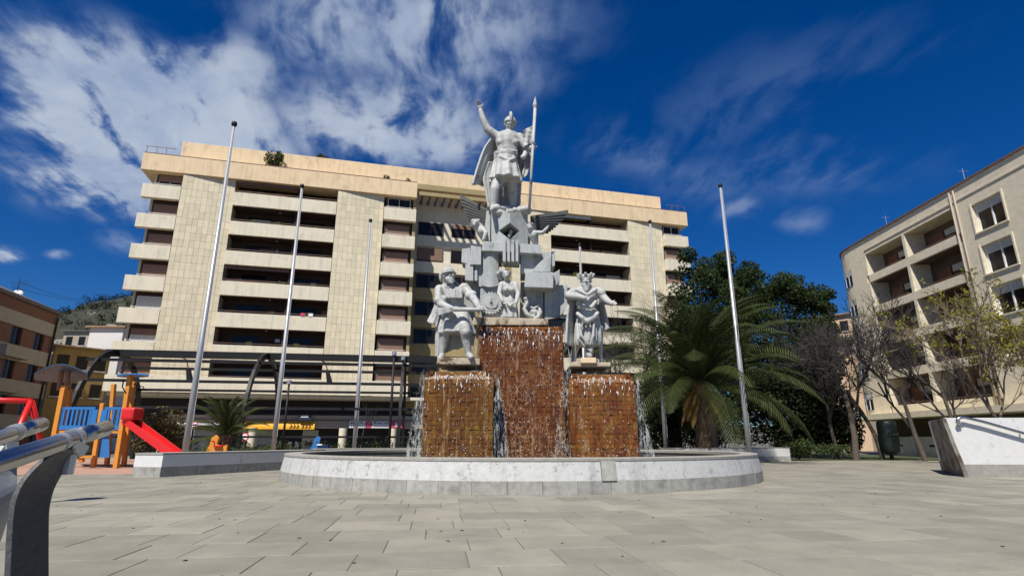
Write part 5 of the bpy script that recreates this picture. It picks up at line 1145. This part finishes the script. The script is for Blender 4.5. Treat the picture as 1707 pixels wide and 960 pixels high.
# traffic signs
def roadsign(label, px, py, Y, r_=.32):
    c = P(px, py, Y); o = thing('road_sign', label, 'road sign', (c.x, Y, 0), group='round road signs'); MB().tube([(0, .04, 0), (0, .04, c.z+r_)], .035, 8).build('post', 'steel', o)
    cir = lambda q_, y_: [V((q_*cos(2*pi*i/24), y_, c.z+q_*sin(2*pi*i/24))) for i in range(24)]
    p_ = MB().hexa(cir(r_, -.02), cir(r_, 0)).build('plate', 'magenta', o); MB().hexa(cir(r_*.68, -.032), cir(r_*.68, -.021)).build('face', 'white', p_); box(-.16, .16, -.04, -.033, c.z-.06, c.z+.06).build('pictogram', 'navy', p_)
roadsign('round red ringed road sign right of the small palm', 408, 728, 41); roadsign('round road sign left of the small palm near the first flagpole', 325, 708, 42, .26)

# ================================================================== litter bin / dark column object near the garage
c = P(1485, 752, 38); lbn = thing('litter_bin', 'dark green capsule litter bin on a short post by the garage wall', 'litter bin', (c.x, 38, 0))
MB().lathe([(.03, .32), (.3, .36), (.52, .6), (.58, 1.0), (.58, 2.2), (.56, 2.4), (.5, 2.5), (.02, 2.55)], n=24).build('body', 'pine' if False else 'darkgreen', lbn, smooth=True) if mat('darkgreen', (.006, .013, .011), .4, .1, 4) else None
MB().tube([(0, 0, 0), (0, 0, .36)], .12, 10).build('post', 'darkmetal', lbn); MB().box(-.3, .3, -.62, -.5, 1.55, 1.75).build('slot', 'black', lbn)
MB().tube([(.58, 0, .9), (.75, 0, .8), (.75, 0, .5)], .03, 6).build('hinge_bar', 'steel', lbn)

# ================================================================== palms
def palm(name, label, base, H, trunk_r, nfr, flen, seed, lm=40, dry=10, droop=1.0):
    rg = random.Random(seed); o = thing(name, label, 'palm tree', base)
    pts = [V((.25*sin(t*2.2)*H*.1, 0, H*t)) for t in [i/10 for i in range(11)]]; MB().tube(pts, [trunk_r*(1.25-.35*i/10+(.06 if i % 2 else 0)+(.25 if i > 8 else 0)) for i in range(11)], 12).build('trunk', 'palmtrunk', o)
    mb = MB()
    for i in range(int(H*50)):
        t = rg.random(); a = rg.uniform(0, 6.28); r_ = trunk_r*1.1; p_ = V((pts[-1].x*t+r_*cos(a), r_*sin(a), H*t)); e = V((cos(a), sin(a), 1.4)).normalized(); mb.tube([p_, p_+e*.28*min(1.6, trunk_r*3)], [.05*trunk_r*4, .02], 4)
    tag(mb.build('leaf_stubs', 'palmtrunk', o), kind='stuff')
    top = pts[-1]
    def frond(az, el, L, m, w_=.27):
        mb = MB(); n = lm; p_ = V(top); pitch = el; d_pts = [V(p_)]
        for i in range(n):
            pitch -= droop*(1.9/n)*(.35+i/n)*(1.0 if el > 0 else .4); p_ = p_+V((cos(az)*cos(pitch), sin(az)*cos(pitch), sin(pitch)))*(L/n); d_pts.append(V(p_))
        mb.tube(d_pts[::2], [.045*(1-.9*i/(len(d_pts[::2])-1)) for i in range(len(d_pts[::2]))], 4)
        sd_ = V((-sin(az), cos(az), 0))
        for i in range(3, n+1):
            t = i/n; d = (d_pts[i]-d_pts[i-1]).normalized(); up = sd_.cross(d).normalized(); ll = L*w_*.62*(sin(pi*min(1, t*.93+.10))**.6)*rg.uniform(.85, 1.1)
            for sg in (-1, 1):
                tip = d_pts[i]+(sd_*sg*.78+d*.75+up*(.45-.35*t)).normalized()*ll-V((0, 0, .22*ll)); b_ = d*(.034 if flen > 4 else .028); mid = d_pts[i].lerp(tip, .5)+up*.05*ll
                mb.add([d_pts[i]-b_, d_pts[i]+b_, mid+b_*1.1, mid-b_*1.1, tip], [(0, 1, 2, 3), (3, 2, 4)])
        ob = mb.build('frond' if m == 'palm' else 'dry_frond', m, o, raw=True); return ob
    for i in range(nfr):
        t = (i+.5)/nfr; el = R(92)-R(98)*t**1.7+rg.uniform(-.1, .1); frond(i*2.39996+rg.uniform(-.25, .25), el, flen*rg.uniform(.85, 1.1)*(1 if t > .12 else .8), 'palm')
    for i in range(dry): frond(rg.uniform(0, 6.28), R(-45)+rg.uniform(-.25, .3), flen*rg.uniform(.25, .42), 'palmdry', .2)
    return o
pb = P(1172, 748, 34.5); palm('palm_tree', 'big date palm with arching fronds right of the fountain', (pb.x, 34.5, 0), P(1160, 640, 34.5).z, .33, 72, 7.6, 51, 48, 18, .95)
pb = P(372, 752, 29.5); palm('palm_tree', 'small palm with stiff fronds between the first two flagpoles', (pb.x, 29.5, .3), P(372, 728, 29.5).z-.2, .2, 26, 2.7, 52, 26, 4, .8)

# ================================================================== trees
def branchtree(name, label, base, H, r0, seed, m, levels=5, spread=.55, nb_=3, lean=V((0, 0, 1)), twig='darktwig', start=.35, leafm=None, leafn=0, leafs=.09, top=None, wid=1.0):
    rg = random.Random(seed); o = thing(name, label, 'tree', base); tr = MB(); tw_ = MB(); tips = []
    def grow(p_, d, L, r_, lv):
        n = 3 if lv < 2 else 2; pts = [V(p_)]; rr_ = [r_]; dd = V(d)
        for i in range(n):
            dd = (dd+V((rg.uniform(-1, 1)*wid, rg.uniform(-1, 1), rg.uniform(-.35, .7)))*.20).normalized(); pts.append(pts[-1]+dd*L/n); rr_.append(r_*(1-.45*(i+1)/n))
        (tr if lv == 0 else tw_).tube(pts, rr_, 8 if lv == 0 else (5 if lv < 3 else 3), caps=False)
        if lv >= levels: tips.append(pts[-1]); return
        for k in range(nb_ + (1 if lv == 1 else 0)):
            t = start+(1-start)*rg.random() if lv == 0 else rg.uniform(.25, 1); i = min(int(t*n), n-1); q_ = pts[i].lerp(pts[i+1], t*n-i)
            a = rg.uniform(0, 6.28); ax = dd.orthogonal().normalized(); ax = Matrix.Rotation(a, 3, dd) @ ax
            nd = (dd+(ax*spread*rg.uniform(.7, 1.5))+V((0, 0, .12))).normalized(); grow(q_, nd, L*rg.uniform(.58, .82), max(r_*.55, .013), lv+1)
        if lv > 0: tips.append(pts[-1])
    grow(V((0, 0, 0)), lean, H*.42, r0, 0)
    tr.build('trunk', 'bark', o, smooth=True); cr_ = tw_.build('branches', twig, o, raw=True)
    if leafm:
        mb = MB()
        for p_ in tips:
            if rg.random() < leafn: leaves(mb, rg, p_, .22, .22, .22, 5, leafs, 0)
        tag(mb.build('leaves', leafm, o, raw=True), kind='stuff')
    return o
def ficus(name, label, base, trunk_h, clumps, seed, m, n=700, s=.17, tr=.3):
    """dense crown: clumps given as world centre + radius"""
    rg = random.Random(seed); o = thing(name, label, 'tree', base); B0 = V(base); tb = MB(); mb = MB(); top = B0+V((0, 0, trunk_h)); tb.tube([B0, B0+V((.1, 0, trunk_h*.5)), top], [tr*1.2, tr, tr*.85], 9)
    for c, r_ in clumps:
        c = V(c); tb.tube([top-V((0, 0, .3)), top.lerp(c, .5)+V((rg.uniform(-.3, .3), 0, .2)), c], [tr*.45, tr*.25, tr*.08], 6)
        for k in range(6):
            d = V((rg.uniform(-1, 1), rg.uniform(-1, 1), rg.uniform(-.8, 1)))*r_*.72; leaves(mb, rg, c+d, r_*.5, r_*.5, r_*.42, n//6, s, .35)
    part(tb, 'trunk', 'bark', o); mb.v = [tuple(V(v)-B0) for v in mb.v]; mb.build('crown', m, o, raw=True); return o
rg = random.Random(61)
def clset(lst, Y, spreadY=2.0): return [(P(x, y, Y+rg.uniform(-spreadY, spreadY)), r_) for x, y, r_ in lst]
ficus('evergreen_tree', 'tall dark evergreen tree left of the rightmost flagpole behind the palm', (P(1190, 745, 42).x, 42, 0), 5.5, clset([(1160, 440, 1.6), (1190, 448, 1.7), (1165, 470, 2.0), (1205, 480, 2.2), (1225, 465, 1.5), (1185, 510, 2.4), (1215, 530, 2.4), (1160, 520, 1.9), (1200, 580, 2.6), (1170, 570, 2.2), (1230, 500, 1.8), (1150, 620, 2.3), (1200, 640, 2.6), (1110, 630, 1.6), (1240, 660, 2.2)], 42), 62, 'ficus', 1500, .15)
ficus('evergreen_tree', 'broad dark evergreen tree right of the rightmost flagpole', (P(1300, 750, 44).x, 44, 0), 5, clset([(1262, 490, 2.0), (1290, 475, 1.7), (1310, 480, 1.7), (1330, 500, 2.0), (1300, 515, 2.4), (1265, 530, 2.4), (1345, 535, 2.2), (1250, 620, 2.6), (1300, 625, 2.8), (1350, 620, 2.5), (1380, 610, 1.6), (1365, 510, 1.5), (1372, 500, 1.1), (1330, 560, 2.5), (1290, 570, 2.6), (1250, 575, 2.3), (1360, 570, 1.9), (1240, 540, 2.0), (1380, 560, 1.2)], 44), 63, 'ficus', 1400, .15, .35)
# dark undergrowth and conifers closing the right background
for i, (px, py, Y, rx, rz, lab) in enumerate(((1095, 720, 46, 2.6, 2.4, 'dark shrub mass behind the left flagpole of the palm'), (1210, 715, 46, 3.2, 2.6, 'dark shrub mass directly behind the big palm trunk'), (1290, 705, 43, 3.0, 2.7, 'dark shrub mass right of the palm trunk'), (1350, 690, 41, 3.0, 3.0, 'dark conifer shrub beside the bare tree'), (1395, 690, 42, 2.2, 3.0, 'dark conifer shrub just left of the bare tree trunk'), (1140, 690, 48, 3, 3.5, 'dark shrub mass left of the palm, behind the planter'))):
    b_ = P(px, 750, Y); shrub('dark_shrub', lab, 'shrub', (b_.x, Y, 0), rx, 1.6, rz*1.5, 6500, .16, 'pine', 70+i, clumps=16)
for px, Y, lab, hh in ((1330, 38, 'low green shrub at the lawn edge right of the planter', .9), (1385, 38.5, 'low green shrub under the bare tree', .8)):
    b_ = P(px, 752, Y); shrub('low_shrub', lab, 'shrub', (b_.x, Y, 0), 1.5, .8, hh, 900, .10, 'shrub', int(px), clumps=8)
tag(MB().prism([(15, 37.6), (31, 37.2), (33, 60), (15, 60)], -.02, .03).build('lawn', 'lawn'), kind='structure') if mat('lawn', (.05, .065, .02), .95, .4, 4, .6, 30) else None
b_ = P(1425, 752, 37.5); branchtree('bare_tree', 'bare grey tree with dense twigs in front of the rounded corner', (b_.x, 37.5, 0), 11, .22, 81, 'bark', 6, .60, 3, V((.08, 0, 1)), 'darktwig', .4)
b_ = P(1400, 752, 39); branchtree('bare_tree', 'slender bare tree left of the litter bin', (b_.x, 39, 0), 9.0, .14, 82, 'bark', 6, .60, 3, V((-.1, 0, 1)), 'darktwig', .4)
b_ = P(1540, 752, 36); branchtree('bare_tree', 'bare twiggy tree before the recessed balconies', (b_.x, 36, 0), 11, .16, 83, 'bark', 6, .6, 3, V((-.12, 0, 1)), 'darktwig', .35)
b_ = P(1470, 752, 38.5); branchtree('bare_tree', 'bare tree directly behind the litter bin', (b_.x, 38.5, 0), 11.5, .16, 89, 'bark', 6, .62, 3, V((.0, 0, 1)), 'darktwig', .35)
b_ = P(1600, 752, 35); branchtree('bare_tree', 'bare tree rising behind the ramp wall', (b_.x, 35, 0), 10, .15, 90, 'bark', 6, .6, 3, V((-.05, 0, 1)), 'darktwig', .35)
b_ = P(1690, 760, 28); branchtree('yellow_tree', 'thin tree with sparse yellow leaves near the right edge', (b_.x, 28, 0), 8.5, .12, 84, 'bark', 6, .55, 3, V((.05, 0, 1)), 'paletwig', .3, 'yellowleaf', .42, .10)
b_ = P(1775, 760, 26); branchtree('yellow_tree', 'thin yellow leaved tree cut by the right frame edge', (b_.x, 26, 0), 8.5, .12, 85, 'bark', 6, .5, 3, V((-.02, 0, 1)), 'paletwig', .3, 'yellowleaf', .42, .10)
b_ = P(1075, 750, 47); branchtree('bare_tree', 'bare tree behind the robed king statue', (b_.x, 47, 0), 13, .2, 86, 'bark', 6, .6, 3, V((-.1, 0, 1)), 'darktwig', .35)
b_ = P(1030, 750, 46); branchtree('bare_tree', 'bare tree just right of the right cascade, behind it', (b_.x, 46, 0), 11, .18, 87, 'bark', 6, .6, 3, V((.05, 0, 1)), 'darktwig', .35)
b_ = P(602, 752, 38); branchtree('young_tree', 'young staked bare tree beside the third flagpole', (b_.x, 38, 0), 4.6, .05, 88, 'bark', 3, .45, 2, V((.02, 0, 1)), 'darktwig', .6)
b_ = P(256, 756, 29.5); shrub('oleander', 'pale flowering oleander shrub behind the red slide', 'shrub', (b_.x, 29.5, 0), 1.35, .9, 1.75, 1500, .11, 'oleander', 91, clumps=10)
b_ = P(430, 752, 33); shrub('low_shrub', 'low dark shrub behind the planter near the second flagpole', 'shrub', (b_.x, 33, 0), 2.2, .6, .65, 900, .10, 'shrub', 92, clumps=8)
